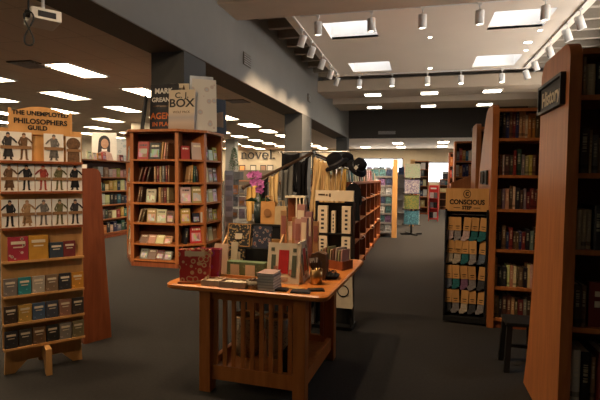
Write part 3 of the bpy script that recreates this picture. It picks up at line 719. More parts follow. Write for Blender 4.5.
o = thing('round_tin', 'round patterned tin of badges between sticker tray and book stack', 'tin', tw(.655, .085), 0)
MB().lathe([(0, 0), (.053, 0), (.055, .055), (.051, .055), (.049, .04), (0, .04)], 24).build('tin_body', pattern_mat('tin_print', (.3, .24, .16), (.12, .09, .06), (.4, .33, .2), 60), o, True)
b = MB()
for i in range(7): b.ball((.028*math.cos(i*.9), .028*math.sin(i*.9), .05), .012, 6)
b.build('badges', M['dark_bronze'], o)
for k in range(6):
    o = thing('book', 'pale grey small book, %s in the stack at the table front' % ['bottom one', 'second from bottom', 'third from bottom', 'third from top', 'second from top', 'topmost'][k], 'book', tw(.702+rnd.uniform(-.004, .004), .022+rnd.uniform(-.003, .003), .7508+k*.0195), TA+rnd.uniform(-.02, .02), 'stacked small books on the table')
    c = MB().box(0, .115, 0, .155, 0, .002).box(0, .115, 0, .155, .0165, .0185).box(0, .002, 0, .155, .0021, .0164).build('cover', M['book'], o); c.color = (.45, .3, .27, 1) if k == 5 else (.42, .40, .38, 1)
    MB().box(.0022, .112, .003, .152, .0022, .0163).build('page_block', M['white'], o)
# wooden tiered display holding notebooks
D = thing('tiered_display', 'pale wooden tiered display box holding notebooks on the table', 'display stand', tw(.20, .29), TA)
MB().box(0, .48, 0, .36, 0, .012).build('base_board', M['birch'], D)
MB().box(0, .48, -.008, 0, 0, .03).build('front_lip', M['birch'], D)
sd = [(0, .012), (.36, .012), (.36, .30), (.32, .30), (.02, .05)]
MB().prism(sd, 0, .012, YZ).build('side_panel', M['birch'], D)
MB().prism(sd, .468, .48, YZ).build('side_panel', M['birch'], D)
MB().box(.0125, .4675, .345, .36, .0125, .26).build('back_board', M['birch'], D)
MB().box(.0125, .4675, .20, .345, .0125, .20).build('upper_step', M['black'], D)
floral = pattern_mat('floral_black', (.018, .018, .02), (.40, .30, .12), (.35, .12, .10), 52, (.22, .38))
green = pattern_mat('green_print', (.13, .19, .10), (.22, .28, .15), (.3, .3, .18), 40, (.14, .3))
bluep = pattern_mat('navy_print', (.02, .025, .05), (.25, .2, .18), (.25, .04, .03), 30, (.2, .36))
def stand_book(name, label, x, y, z, w, h, t_, mat, tilt=.2, rz=0, frame=None, tagc=None, cat='notebook'):
    o = thing(name, label, cat, tw(x, y, z), TA+rz)
    T_ = Matrix.Rotation(-tilt, 4, 'X')
    MB().box(0, w, 0, .003, 0, h, T_).box(0, w, t_-.003, t_, 0, h, T_).box(0, .003, .003, t_-.003, 0, h, T_).build('cover', mat, o)
    MB().box(.0032, w-.004, .0032, t_-.0032, .003, h-.003, T_).build('page_block', M['page'], o)
    if frame: MB().box(.004, .010, -.002, -.0004, .004, h-.004, T_).box(w-.01, w-.004, -.002, -.0004, .004, h-.004, T_).box(.01, w-.01, -.002, -.0004, .004, .01, T_).box(.01, w-.01, -.002, -.0004, h-.01, h-.004, T_).build('gilt_border', frame, o)
    if tagc:
        for (a, b_, c, d) in tagc: part_label(MB().box(a, b_, -.004, -.0022, c, d, T_).build('paper_tag', M['cream'], o), 'cream paper tag')
    return o
stand_book('notebook', 'black floral notebook with gilt border and cream tag atop the wooden display', .235, .515, .953, .2, .185, .02, floral, .18, 0, M['birch'], [(.07, .13, .06, .105)])
stand_book('notebook', 'lower black floral notebook half hidden behind the green box', .285, .425, .7635, .14, .185, .015, floral, .1, 0, None, [(.04, .105, .09, .165)])
stand_book('notebook', 'navy patterned notebook with red flowers at the right of the wooden display', .455, .51, .953, .15, .17, .02, bluep, .2, 0, None, None)
stand_book('notecard_box', 'pale kraft folder set upright at the left of the wooden display', .212, .33, .763, .12, .235, .016, M['birch_pale'], .12, -.1, None, None, 'folder')
stand_book('notecard_box', 'cream folder standing next to the kraft folder in the wooden display', .325, .40, .763, .05, .24, .02, M['cream'], .12, .2, None, None, 'folder')
o = thing('notecard_box', 'green printed notecard box with two cream tags on the display step', 'box', tw(.335, .32, .7635), TA)
MB().box(0, .3, 0, .075, 0, .11, bev=.003).build('box_body', green, o)
part_label(MB().box(.03, .10, -.004, -.0004, .008, .09).build('paper_tag', M['cream'], o), 'left cream tag'); part_label(MB().box(.15, .225, -.004, -.0004, .008, .09).build('paper_tag', M['cream'], o), 'right cream tag')
# cream books with a red door on the cover
def door_book(label, x, y, rz, tilt):
    o = thing('book', label, 'book', tw(x, y), TA+rz, 'cream books with a red door cover')
    T_ = Matrix.Rotation(-tilt, 4, 'X')
    MB().box(0, .245, 0, .003, 0, .285, T_).box(0, .245, .016, .019, 0, .285, T_).box(0, .003, .003, .016, 0, .285, T_).build('cover', M['cream'], o)
    MB().box(.0032, .24, .0032, .0158, .003, .282, T_).build('page_block', M['page'], o)
    part_label(MB().box(.085, .16, -.0025, -.0004, .07, .235, T_).build('door_picture', M['red'], o), 'red door picture')
    gm = plain('shrub_print', (.10, .11, .07), .6)
    for q in ((.03, .062, .05, .2), (.185, .218, .05, .2), (.025, .05, .225, .25), (.19, .215, .225, .25)): MB().box(q[0], q[1], -.0025, -.0004, q[2], q[3], T_).build('shrub_picture', gm, o)
    MB().box(.085, .16, -.0025, -.0004, .02, .045, T_).build('step_picture', plain('step_print', (.45, .3, .2), .6), o)
    fm = plain('flower_print', (.55, .22, .15), .6)
    for q in ((.05, .08, .06, .12), (.165, .185, .06, .1)): MB().box(q[0], q[1], -.0025, -.0004, q[2], q[3], T_).build('flower_picture', fm, o)
door_book('cream book with a red door on its cover, standing upright on the table', .668, .27, 0, .16)
door_book('second cream book leaning behind the red door book, seen at its edge', .93, .315, 1.66, .1)
# flat dark items in front of it
for k, (x, y, w, d, rz, mt, lb) in enumerate([(.80, .04, .1, .07, .1, 'black', 'black folded card lying before the red door book'), (.86, .125, .12, .06, -.2, 'birch', 'yellow card lying flat between the dark cards'), (.93, .02, .13, .09, .15, 'charcoal', 'dark patterned card lying near the table front corner'), (1.03, .1, .11, .07, .35, 'black', 'dark glossy card beside the brass cup')]):
    o = tag(MB().box(0, w, 0, d, 0, .006).box(.004, w-.01, .004, d-.004, .0062, .0105).build('folded_card', M[mt]), lb, 'card', 'flat cards at the table front'); o.location = tw(x, y, .7508+.0001*k); o.rotation_euler = (0, 0, TA+rz)
# brass cup with pens and wrapped pouch
o = thing('pen_cup', 'brass cup at the table corner holding pens', 'cup', tw(1.02, .34), 0)
MB().lathe([(0, 0), (.042, 0), (.046, .105), (.043, .105), (.04, .006), (0, .006)], 22).build('cup_body', plain('brass', (.45, .28, .11), .3, .9), o, True)
PC = plain('pen_barrels', (.05, .03, .025), .4)
for i in range(6):
    a = i*1.05; b_ = tag(MB().tube([(0, 0, 0), (.016*math.cos(a), .016*math.sin(a), .15+.012*(i % 3))], .0045, 6).build('pen', PC), 'dark pen in the brass cup, %s' % ['leaning right', 'leaning back right', 'leaning back left', 'leaning left', 'leaning front left', 'leaning front right'][i], 'pen', 'pens in the brass cup')
    b_.location = Vector(tw(1.02, .34, .758))+Vector((.018*math.cos(a), .018*math.sin(a), 0))
o = thing('gift_pouch', 'brown wrapped pouch with white label behind the brass cup', 'pouch', tw(1.0, .50), TA)
MB().slab([(-.05, 0), (.05, 0), (.062, .11), (.055, .19), (.0, .205), (-.055, .19), (-.062, .11)], -.035, .035).build('pouch_body', plain('brown_kraft', (.12, .065, .035), .7), o)
MB().box(-.045, .02, -.04, -.0355, .13, .165, Matrix.Rotation(-.15, 4, 'Y')).build('label_sticker', M['white'], o)
# black dish with ribbon-like frames
o = thing('glasses_dish', 'shallow black dish of dark spectacles near the table right edge', 'dish', tw(1.065, .56), 0)
MB().lathe([(0, 0), (.055, 0), (.075, .03), (.07, .03), (.05, .006), (0, .006)], 22).build('dish_body', M['black'], o, True)
for i in range(3):
    b = MB()
    for sgn in (-1, 1): b.tube([(sgn*.024+.02*math.cos(q*PI/5), -.03+.03*i, .04+.018*math.sin(q*PI/5)) for q in range(11)], .003, 5)
    b.tube([(-.006, -.03+.03*i, .045), (.006, -.03+.03*i, .045)], .003, 5).build('spectacle_frame', M['charcoal'], o)
# wooden card box with upright cards toward the back
o = thing('card_box', 'wooden box of upright greeting cards at the right back of the table', 'box', tw(.86, .98), TA-.45)
MB().box(0, .26, 0, .012, 0, .07).box(0, .26, .128, .14, 0, .07).box(0, .012, .0121, .1279, 0, .07).box(.248, .26, .0121, .1279, 0, .07).box(.0121, .2479, .0121, .1279, 0, .01).build('box_body', M['cherry_dark'], o)
CP = [(.4, .33, .22), (.42, .25, .2), (.2, .22, .12), (.5, .42, .3), (.16, .08, .06), (.45, .36, .3), (.3, .32, .18), (.5, .3, .26)]
BX = Matrix.Translation(tw(.86, .98)) @ Matrix.Rotation(TA-.45, 4, 'Z')
for i in range(8):
    c = tag(MB().box(0, .1, 0, .012, 0, .145+.01*(i % 3), Matrix.Rotation(-.06, 4, 'X')).build('greeting_card', plain('card_%d' % i, CP[i], .6)), 'greeting card in the wooden box at the back of the table, %s from the left' % ORD[i], 'card', 'cards in the wooden box')
    c.matrix_world = BX @ Matrix.Translation((.018+.029*i, .12, .0105)) @ Matrix.Rotation(-PI/2, 4, 'Z') @ Matrix.Translation((0, 0, 0))
# tall pink and tan cards, standing in a rank at the table back
TALL = [('tan', .50, 1.04, .055, .46), ('cream', .555, 1.06, .055, .36), ('brown', .605, 1.04, .05, .40), ('dusty pink', .655, 1.02, .08, .52), ('pale pink', .665, .93, .06, .40), ('dusty rose', .745, .98, .06, .46), ('tan', .81, .98, .05, .38), ('blush', .735, .88, .06, .42)]
TC = {'tan': (.42, .25, .12), 'cream': (.52, .42, .28), 'brown': (.3, .16, .07), 'dusty pink': (.38, .19, .16), 'pale pink': (.46, .27, .22), 'dusty rose': (.33, .16, .15), 'blush': (.44, .25, .22)}
for k, (c, x, y, w, h) in enumerate(TALL):
    o = thing('boxed_notepad', '%s tall slim boxed notepad standing at the table back, %s from the left' % (c, ORD[k]), 'notepad', tw(x, y), TA+rnd.uniform(-.3, .1), 'tall notepads at the table back')
    MB().box(0, w, 0, .03, 0, h, bev=.002).build('box_body', plain('notepad_'+c.replace(' ', '_')+str(k), TC[c], .6), o)
    MB().box(.008, w-.008, -.003, -.0005, h*.55, h*.9).build('printed_label', M['cream'] if k % 2 else plain('rose_print%d' % k, (.3, .12, .1), .6), o)
# tote bag hung from the back corner of the table
o = thing('tote_bag', 'cream canvas tote with black circle hanging low on the black standing display behind the table', 'bag', (-.70, 4.55, .22), math.radians(-3))
MB().slab([(-.09, .0), (.09, .0), (.1, .02), (.085, .33), (-.085, .33), (-.1, .02)], -.02, .02).build('bag_body', plain('canvas', (.55, .48, .36), .9), o)
MB().lathe([(.06, 0), (.06, .0015), (.048, .0015), (.048, 0)], 24, Matrix.Translation((0, -.0205, .17)) @ Matrix.Rotation(PI/2, 4, 'X'), True).build('printed_ring', M['black'], o)
MB().tube([(-.05, 0, .325), (-.045, 0, .42), (.045, 0, .42), (.05, 0, .325)], .008, 6).build('handle', M['cream'], o)

# ------------------------------------------------------------------ left display of die-cut cards
SA = math.radians(51)
S = thing('card_display', 'birch display stand with arched lettered header and rows of figure cards', 'display stand', (-2.95, 2.77, 0), SA)
MB().box(0, .555, 0, .03, .2, 1.84).build('back_board', M['birch'], S)
hd = [(.075, 1.80), (.47, 1.80), (.47, 1.96)] + [(.47-.395*i/14, 1.96+.05*math.sin(PI*i/14)) for i in range(1, 14)] + [(.075, 1.96)]
Hh = MB().slab(hd, -.012, -.001).build('header', M['birch'], S)
for x in (.06, .465): MB().box(x, x+.02, -.015, .0-.001, 1.80, 1.985).build('header_post', M['birch'], S)
text('lettering', 'THE UNEMPLOYED', .044, Matrix.Translation((.272, -.0135, 1.955)), M['black'], Hh, .0018, .0006)
text('lettering', 'PHILOSOPHERS', .052, Matrix.Translation((.272, -.0135, 1.895)), M['black'], Hh, .002, .0006)
text('lettering', 'GUILD', .045, Matrix.Translation((.248, -.0135, 1.848)), M['black'], Hh, .0018, .0006)
for z in (1.37, 1.105, 1.595, .86, .605, .40, .215):
    dpt = .05
    MB().box(0.002, .553, -dpt, -.0005, z-.012, z).build('ledge', M['birch'], S)
    MB().box(0.002, .553, -dpt-.006, -dpt, z-.012, z+.006).build('ledge_lip', M['birch'] if z < 1.0 else M['cherry_dark'], S)
for a in (math.radians(0), math.radians(90)):
    ft = [(-.27, 0), (-.20, 0), (-.12, .085), (.12, .085), (.20, 0), (.27, 0), (.26, .195), (-.26, .195)]
    MB().slab(ft, -.02, .02, Matrix.Translation((.28, .06 if a < 1 else .06, 0)) @ Matrix.Rotation(a, 4, 'Z')).build('foot', M['birch'], S) if a < 1 else \
        (MB().slab([(-.22, 0), (-.16, 0), (-.10, .085), (-.021, .085), (-.021, .195), (-.21, .195)], -.02, .02, Matrix.Translation((.28, .06, 0)) @ Matrix.Rotation(a, 4, 'Z')).build('foot', M['birch'], S),
         MB().slab([(.22, 0), (.16, 0), (.10, .085), (.021, .085), (.021, .195), (.21, .195)][::-1], -.02, .02, Matrix.Translation((.28, .06, 0)) @ Matrix.Rotation(a, 4, 'Z')).build('foot', M['birch'], S))
ST = Tr(-2.95, 2.77, 0, SA)
figc = {'black': (.015, .015, .018), 'brown': (.13, .07, .035), 'red': (.30, .05, .035), 'olive': (.12, .11, .05), 'grey': (.14, .13, .12), 'tan': (.33, .2, .1), 'charcoal': (.035, .033, .035)}
figm = {k: plain('print_'+k, v, .6, var=.35, scale=50) for k, v in figc.items()}
skinm = plain('print_skin', (.42, .25, .16), .6); bandm = plain('kraft_band', (.26, .14, .065), .7)
def fig(b, cx, z0, h, pose, skirt):
    """flat printed figure outline pieces on the card"""
    y0, y1 = -.0025, -.0005
    hr_ = h*.062
    b.slab([(cx+hr_*math.cos(2*PI*i/12), z0+h*.92+hr_*1.2*math.sin(2*PI*i/12)) for i in range(12)], y0, y1)
    b.slab([(cx-h*.10, z0+h*.5), (cx+h*.10, z0+h*.5), (cx+h*.125, z0+h*.82), (cx+h*.05, z0+h*.86), (cx-h*.05, z0+h*.86), (cx-h*.125, z0+h*.82)], y0, y1)
    s_ = pose
    b.slab([(cx+s_*h*.11, z0+h*.82), (cx+s_*h*.13, z0+h*.74), (cx+s_*h*.26, z0+h*.60), (cx+s_*h*.29, z0+h*.64), (cx+s_*h*.2, z0+h*.76)][::(1 if s_ < 0 else -1)], y0, y1)
    b.slab([(cx-s_*h*.11, z0+h*.82), (cx-s_*h*.2, z0+h*.62), (cx-s_*h*.15, z0+h*.5), (cx-s_*h*.1, z0+h*.56), (cx-s_*h*.13, z0+h*.64)], y0, y1)
    if skirt: b.slab([(cx-h*.10, z0+h*.5), (cx-h*.17, z0+h*.1), (cx+h*.17, z0+h*.1), (cx+h*.10, z0+h*.5)], y0, y1)
    b.slab([(cx-h*.10, z0+h*.5), (cx-h*.02, z0+h*.5), (cx-h*.06, z0+h*.03), (cx-h*.08, z0), (cx-h*.16, z0), (cx-h*.12, z0+h*.06)][::-1], y0, y1)
    b.slab([(cx+h*.10, z0+h*.5), (cx+h*.02, z0+h*.5), (cx+h*.05, z0+h*.03), (cx+h*.06, z0), (cx+h*.15, z0), (cx+h*.11, z0+h*.06)], y0, y1)
def fcard(x, z, w, h, figs, label, half=False):
    o = thing('figure_card', label, 'greeting card', tuple(ST @ Vector((x, -.03, z+.0012))), SA, 'die-cut figure cards on the birch stand')
    MB().box(0, w, 0, .004, 0, h).build('card', M['white'], o)
    for i, (cn, pose, skirt) in enumerate(figs):
        b = MB(); cx = w*(i+.5)/len(figs)
        if half:
            b.slab([(cx+.05*math.cos(2*PI*q/16), h*.72+.05*math.sin(2*PI*q/16)) for q in range(16)], -.0025, -.0005).slab([(.008, .004), (w-.008, .004), (w-.012, h*.45), (cx+.03, h*.58), (cx-.03, h*.58), (.012, h*.45)], -.0025, -.0005)
        else: fig(b, cx, .012, h*.93, pose, skirt)
        b.build('figure_print', figm[cn], o)
        if not half: MB().slab([(cx+.011*math.cos(2*PI*q/10), h*.855+.012*math.sin(2*PI*q/10)) for q in range(10)], -.0032, -.0026).build('face_print', skinm, o)
    MB().box(.002, w-.002, -.0045, -.0033, h*.42, h*.53).build('kraft_band', bandm, o)
fcard(.005, 1.595, .2, .215, [('charcoal', 1, True), ('brown', 1, False)], 'wide card with a long-skirted figure and a striding figure, top row')
fcard(.285, 1.595, .135, .215, [('grey', -1, True)], 'card with grey seated figure, middle of the top row')
fcard(.437, 1.595, .105, .2, [('brown', 1, False)], 'card with a brown portrait head, right end of the top row', True)
xs_ = [.006, .116, .225, .335, .445]
for k, (c, p_, s_) in enumerate([('brown', 1, True), ('black', -1, False), ('red', -1, False), ('olive', 1, False), ('black', 1, True)]):
    fcard(xs_[k], 1.37, .104, .205, [(c, p_, s_)], '%s-clad figure card, %s from the left in the second row' % (c, ORD[k]))
for k, (c, p_, s_) in enumerate([('black', -1, False), ('tan', 1, True), ('grey', -1, False), ('olive', 1, False), ('charcoal', 1, False)]):
    fcard(xs_[k], 1.105, .104, .21, [(c, p_, s_)], '%s-clad figure card, %s from the left in the third row' % (c, ORD[k]))
# boxed sets below
def sbox(x, z, w, h, mat, label, d=.03, name='boxed_set'):
    o = thing(name, label, 'gift box', tuple(ST @ Vector((x, -.045, z+.0012))), SA, None)
    MB().box(0, w, 0, d, 0, h, bev=.002).build('box_body', mat, o)
    MB().box(w*.15, w*.85, -.002, -.0004, h*.7, h*.82).box(w*.25, w*.75, -.002, -.0004, h*.55, h*.6).build('printed_title', M['cream'], o)
    return o
sbox(.04, .86, .13, .18, pattern_mat('pink_print', (.35, .03, .05), (.5, .36, .28), (.03, .02, .03), 24, (.14, .28)), 'crimson box with pale blossom print on the fourth row of the birch stand')
sbox(.172, .86, .13, .185, plain('ochre_card', (.50, .25, .035), .6), 'ochre boxed set beside the crimson box on the birch stand')
sbox(.31, .86, .095, .12, plain('slate_card', (.035, .05, .07), .6), 'small slate blue box on the fourth row of the birch stand')
sbox(.407, .86, .085, .125, plain('maroon_card', (.17, .03, .03), .6), 'small maroon box at the right of the fourth row')
cc = [('grey', (.2, .17, .15)), ('teal', (.03, .22, .24)), ('cream', (.42, .36, .28)), ('brown', (.2, .13, .08)), ('black', (.03, .03, .035)), ('orange', (.55, .24, .03)),
      ('dark brown', (.05, .03, .02)), ('yellow', (.5, .3, .07)), ('blue', (.06, .1, .17)), ('slate', (.06, .065, .09)), ('rust', (.26, .13, .09)), ('black', (.035, .03, .03)),
      ('black', (.03, .03, .035)), ('charcoal', (.05, .045, .04)), ('brown', (.15, .09, .05)), ('black', (.02, .02, .02)), ('grey', (.22, .2, .18)), ('olive', (.18, .15, .08))]
for r, z in enumerate((.605, .40, .215)):
    for k in range(6):
        n0, c = cc[r*6+k]
        sbox(.008+.091*k, z, .085, .13 if r < 2 else .13, pattern_mat('mini_%d_%d' % (r, k), c, tuple(min(1, q*1.9+.03) for q in c), tuple(q*.4 for q in c), 38, (.12, .24)), '%s pocket set, %s from left on the %s row of the stand' % (n0, ORD[k], ['third lowest', 'second lowest', 'lowest'][r]), .02, 'pocket_set')

# dark cherry shelf unit behind the card stand
a_ = math.atan2(.196, .092)
o = thing('bookcase', 'low dark cherry bookcase end with rounded top behind the figure card stand', 'bookcase', (-2.84, 3.53, 0), a_)
pn = [(-.02, 0), (.235, 0), (.225, .2), (.19, .7), (.165, 1.1), (.15, 1.45)] + [(.09+.06*math.cos(PI/2*i/6), 1.49+.07*math.sin(PI/2*i/6)) for i in range(7)] + [(-.02, 1.56)]
MB().slab([(x, z) for x, z in pn], 0, .035).build('end_panel', M['cherry_dark'], o)
for z in (.1, .5, .9, 1.3): MB().box(0, .17, .036, 1.2, z-.03, z).build('shelf', M['cherry_dark'], o)
MB().box(.02, .19, 1.2, 1.235, 0, 1.56).build('end_panel', M['cherry_dark'], o)
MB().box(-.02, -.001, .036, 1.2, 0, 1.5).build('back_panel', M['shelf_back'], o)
B4 = Tr(-2.84, 3.53, 0, a_)
# paper signs on its top
MB_ = Matrix
for k, (dx, w, h) in enumerate(((.02, .1, .1), (.06, .12, .08))):
    pass

# ------------------------------------------------------------------ far-left bookcase running along the aisle (faces +x)
LX = -7.2
lb = bookcase('bookcase', 'long low bookcase of paperbacks along the left aisle under the woman poster', (LX, 8.6, 0), PI/2, 2.35, .36, 1.86, [.12, .46, .80, 1.13, 1.46], None, 'cherry')
for i, z in enumerate([.12, .46, .80, 1.13, 1.46]):
    fill(Tr(LX, 8.6, z, PI/2) @ Matrix.Translation((.55, .03, 0)), 1.78, .2, .29 if i < 4 else .27, '%s shelf along the left aisle' % ['bottom', 'fourth', 'third', 'second', 'top'][i], 'books in the low bookcase along the left aisle', BRIGHT, (.12, .18), (.55, .92))
# face-out books on top and poster of a woman
p = at(116, 163, 9.9); 
def board(name, label, cat, c, rz, w, h, mat, tilt=.08, t_=.012, parent=None):
    o = thing(name, label, cat, c, rz)
    T_ = Matrix.Rotation(-tilt, 4, 'X')
    MB().box(-w/2, w/2, 0, t_, 0, h, T_).build('board', mat, o)
    return o, T_
o, T_ = board('poster', 'white poster of a dark-haired woman standing on the left aisle bookcase', 'poster', (-7.4, 9.9, 1.861), math.radians(35), .56, .68, M['white'])
hr = [(.13*math.cos(2*PI*i/18), .44+.17*math.sin(2*PI*i/18)) for i in range(18)]
part_label(MB().slab(hr, -.003, -.0005, T_).slab([(-.15, .18), (-.06, .18), (-.06, .42), (-.13, .45)], -.003, -.0005, T_).slab([(.06, .2), (.13, .2), (.13, .45), (.06, .42)], -.003, -.0005, T_).build('hair_picture', figm['charcoal'], o), 'dark hair')
MB().slab([(.085*math.cos(2*PI*i/16)+.01, .41+.12*math.sin(2*PI*i/16)) for i in range(16)], -.006, -.0035, T_).build('face_picture', skinm, o)
MB().slab([(-.2, .01), (.2, .01), (.16, .17), (.05, .23), (-.05, .23), (-.16, .17)], -.0065, -.0035, T_).build('clothes_picture', plain('print_dress', (.42, .30, .27), .6), o)
o, T_ = board('poster', 'pale blue and white poster right of the woman poster', 'poster', (-7.4, 10.6, 1.861), math.radians(35), .46, .6, pattern_mat('pale_poster', (.45, .48, .48), (.3, .36, .4), (.5, .45, .35), 9, (.15, .4)))
# upper riser shelf with books behind the white paper
for k in range(9):
    put_face(Tr(LX-.06, 9.15+.17*k, 1.8615, PI/2), .13, .03, rnd.uniform(.14, .2), pick({'red': 2, 'orange': 2, 'white': 2, 'dark red': 2, 'tan': 2}), 'face-out book on top of the left aisle bookcase, %s from the left' % ORD[k], 'face-out books on the left aisle bookcase', .1) if k not in (4, 5, 8) else None
o, T_ = board('shelf_sign', 'white paper sign propped above the dark cherry bookcase end', 'sign', tuple(B4 @ Vector((.08, .3, 1.3015))), a_-.6, .16, .3, M['white'], 0)
# red sign on the far wall seen past the poster
o, T_ = board('wall_banner', 'small red banner on the far left pillar', 'banner', tuple(at(101, 164, 14.0)), math.radians(25), .4, .5, M['red'], 0)
struct('trim_column_4', MB().box(-12.1, -11.4, 18, 18.7, 0, 3.8), M['white_wall'])
struct('trim_column_5', MB().box(-11.6, -11.0, 27, 27.6, 0, 3.8), M['grey_wall'])

# ------------------------------------------------------------------ eight-sided bookcase around the column
AX, AY = -4.62, 6.84
Cc = Vector((-4.2, 8.03, 0))
Wf, Wc, Ws = .86, .62, 1.25
# outline corners, anticlockwise from front left
c45 = Wc*.7071
P = [(-Wf/2-.0, 0)]
oc = [(-4.63, 6.84), (-3.77, 6.84), (-3.77+.30, 6.84+.30), (-3.77+.30, 6.84+.30+.75)]
cx0 = -4.2
poly = [(-4.63, 6.84), (-3.77, 6.84), (-3.43, 7.18), (-3.43, 7.86), (-3.85, 8.85), (-4.05, 9.15), (-4.63, 9.2), (-5.2, 8.86), (-5.16, 7.5)]
OB = thing('bookcase', 'tall many-sided cherry bookcase wrapped around the near column', 'bookcase', (-4.2, 7.6, 0), 0)
inv = Matrix.Translation((4.2, -7.6, 0))
hole = [(-4.93, 7.85), (-4.16, 7.85), (-4.16, 8.85), (-4.93, 8.85)]
def ring(b, z0, z1, out, T_):
    """flat octagonal ring around the column"""
    x0, x1, y0, y1 = -4.93, -4.16, 7.85, 8.85
    xa, xb = min(p_[0] for p_ in out), max(p_[0] for p_ in out); ya, yb = min(p_[1] for p_ in out), max(p_[1] for p_ in out)
    b.prism([out[0], out[1], out[2], (xb, y0), (xa, y0), out[8]] if abs(out[8][1]-y0) > .01 else out, z0, z1, T_)
    b.box(xa, x0, y0+.0005, y1-.0005, z0, z1, T_).prism([(x1, y0+.0005), (xb, y0+.0005), (out[4][0], y1-.0005), (x1, y1-.0005)], z0, z1, T_)
    b.prism([(xa, y1), out[4], out[5], out[6]], z0, z1, T_)
def grow(pl_, k): 
    c = Vector((-4.3, 8.05)); return [tuple(c+(Vector(q)-c)*k) for q in pl_]
SH = [.12, .385, .73, 1.06, 1.40, 1.775]
b = MB(); ring(b, .0, .07, grow(poly, .985), inv); b.build('plinth', M['cherry_dark'], OB)
for z in SH:
    b = MB(); ring(b, z-.03, z, grow(poly, .985), inv); b.build('shelf', M['cherry'], OB)
b = MB(); ring(b, 2.215, 2.255, grow(poly, 1.03), inv); b.build('top_board', M['cherry'], OB)
core = [(-4.63, 7.2), (-3.9, 7.2), (-3.78, 7.32), (-3.78, 8.86), (-4.16, 8.9), (-4.93, 8.9), (-5.0, 7.5)]
# inner back boards
def wallseg(b, a, c, t_=.02, z0=.08, z1=2.21):
    a, c = Vector(a), Vector(c); d = (c-a).normalized(); n0 = Vector((-d.y, d.x))*t_
    b.prism([tuple(a), tuple(c), tuple(c+n0), tuple(a+n0)], z0, z1, inv)
b = MB(); wallseg(b, (-4.75, 7.16), (-3.86, 7.16)); b.build('back_panel', M['shelf_back'], OB)
b = MB(); wallseg(b, (-3.86, 7.165), (-3.73, 7.30)); b.build('back_panel', M['shelf_back'], OB)
b = MB(); wallseg(b, (-3.725, 7.31), (-3.725, 7.82)); b.build('back_panel', M['shelf_back'], OB)
b = MB(); wallseg(b, (-3.47, 7.88), (-3.9, 8.84)); b.build('back_panel', M['cherry'], OB)
b = MB(); wallseg(b, (-5.0, 7.5), (-4.76, 7.16)); b.build('back_panel', M['shelf_back'], OB)
def divider(a, c, t_=.05):
    a, c = Vector(a), Vector(c); d = (c-a).normalized(); n0 = Vector((-d.y, d.x))*t_/2
    b = MB().prism([tuple(a-n0), tuple(c-n0), tuple(c+n0), tuple(a+n0)], .071, 2.213, inv); b.build('upright', M['cherry'], OB)
divider((-4.61, 6.86), (-4.7, 7.15), .055); divider((-3.79, 6.86), (-3.87, 7.15), .055); divider((-3.45, 7.2), (-3.72, 7.3), .055); divider((-3.44, 7.84), (-3.72, 7.84), .05); divider((-5.14, 7.5), (-4.99, 7.55), .05)
# books on the front face, the angled face and the right side
NM = {.12: 'bottom', .385: 'fifth', .73: 'fourth', 1.06: 'third', 1.40: 'second', 1.775: 'top'}
GB = 'books on the many-sided bookcase'
def face_row(M4, items, where):
    """items: (kind, colour, x, w_or_t, h, lean)"""
    for k, (kd, c, x, w, h, lean) in enumerate(items):
        lb_ = '%s %s, %s from left on the %s' % (c, 'face-out book' if kd == 'f' else 'book', ORD[k], where)
        if kd == 'f': put_face(M4 @ Matrix.Translation((x, .05, .002)), w, .03, h, c, lb_, GB, .12 if lean == 0 else lean)
        else: put_book(M4 @ Matrix.Translation((x, .04, .002)), w, .17, h, c, lb_, GB, lean)
fr = lambda z: Tr(-4.57, 6.86, z)
an = lambda z: Tr(-3.745, 6.885, z, PI/4)
sd_ = lambda z: Tr(-3.445, 7.24, z, PI/2)
face_row(fr(1.775), [('f', 'red', .03, .2, .29, 0), ('f', 'black', .25, .2, .27, 0), ('b', 'tan', .47, .03, .28, .12), ('b', 'cream', .52, .025, .27, .12), ('b', 'brown', .57, .03, .26, .05)], 'top shelf of the many-sided case front')
face_row(fr(1.40), [('b', 'brown', .05, .03, .25, .3), ('b', 'dark red', .12, .03, .26, .3), ('b', 'dark brown', .2, .03, .25, .25), ('b', 'tan', .35, .03, .25, 0), ('b', 'dark red', .4, .04, .26, 0), ('b', 'tan', .45, .03, .25, 0), ('b', 'grey', .5, .04, .26, 0), ('b', 'dark red', .56, .03, .27, 0), ('b', 'brown', .6, .03, .27, 0)], 'second shelf of the many-sided case front')
face_row(fr(1.06), [('b', 'brown', .03, .03, .26, .2), ('b', 'dark brown', .08, .03, .25, .15), ('f', 'cream', .19, .17, .22, 0), ('b', 'tan', .43, .04, .25, 0), ('b', 'brown', .48, .04, .24, 0), ('b', 'dark red', .53, .04, .25, 0), ('b', 'tan', .58, .04, .25, 0)], 'third shelf of the many-sided case front')
face_row(fr(.73), [('b', 'tan', .04, .03, .23, .3), ('b', 'brown', .1, .03, .23, .3), ('f', 'tan', .2, .17, .23, 0), ('f', 'cream', .38, .17, .22, 0), ('f', 'brown', .56, .13, .2, 0)], 'fourth shelf of the many-sided case front')
face_row(fr(.385), [('f', 'brown', .06, .14, .15, .5), ('f', 'tan', .21, .14, .15, .5), ('f', 'cream', .36, .14, .15, .5), ('f', 'tan', .51, .13, .14, .5)], 'fifth shelf of the many-sided case front')
face_row(fr(.12), [('f', 'grey', .06, .14, .17, .45), ('f', 'brown', .21, .14, .17, .45), ('f', 'dark red', .36, .14, .16, .45), ('f', 'grey', .51, .13, .15, .45)], 'bottom shelf of the many-sided case front')
face_row(an(1.775), [('f', 'red', .04, .14, .22, 0), ('f', 'cream', .22, .17, .28, 0)], 'top shelf of the many-sided case angled')
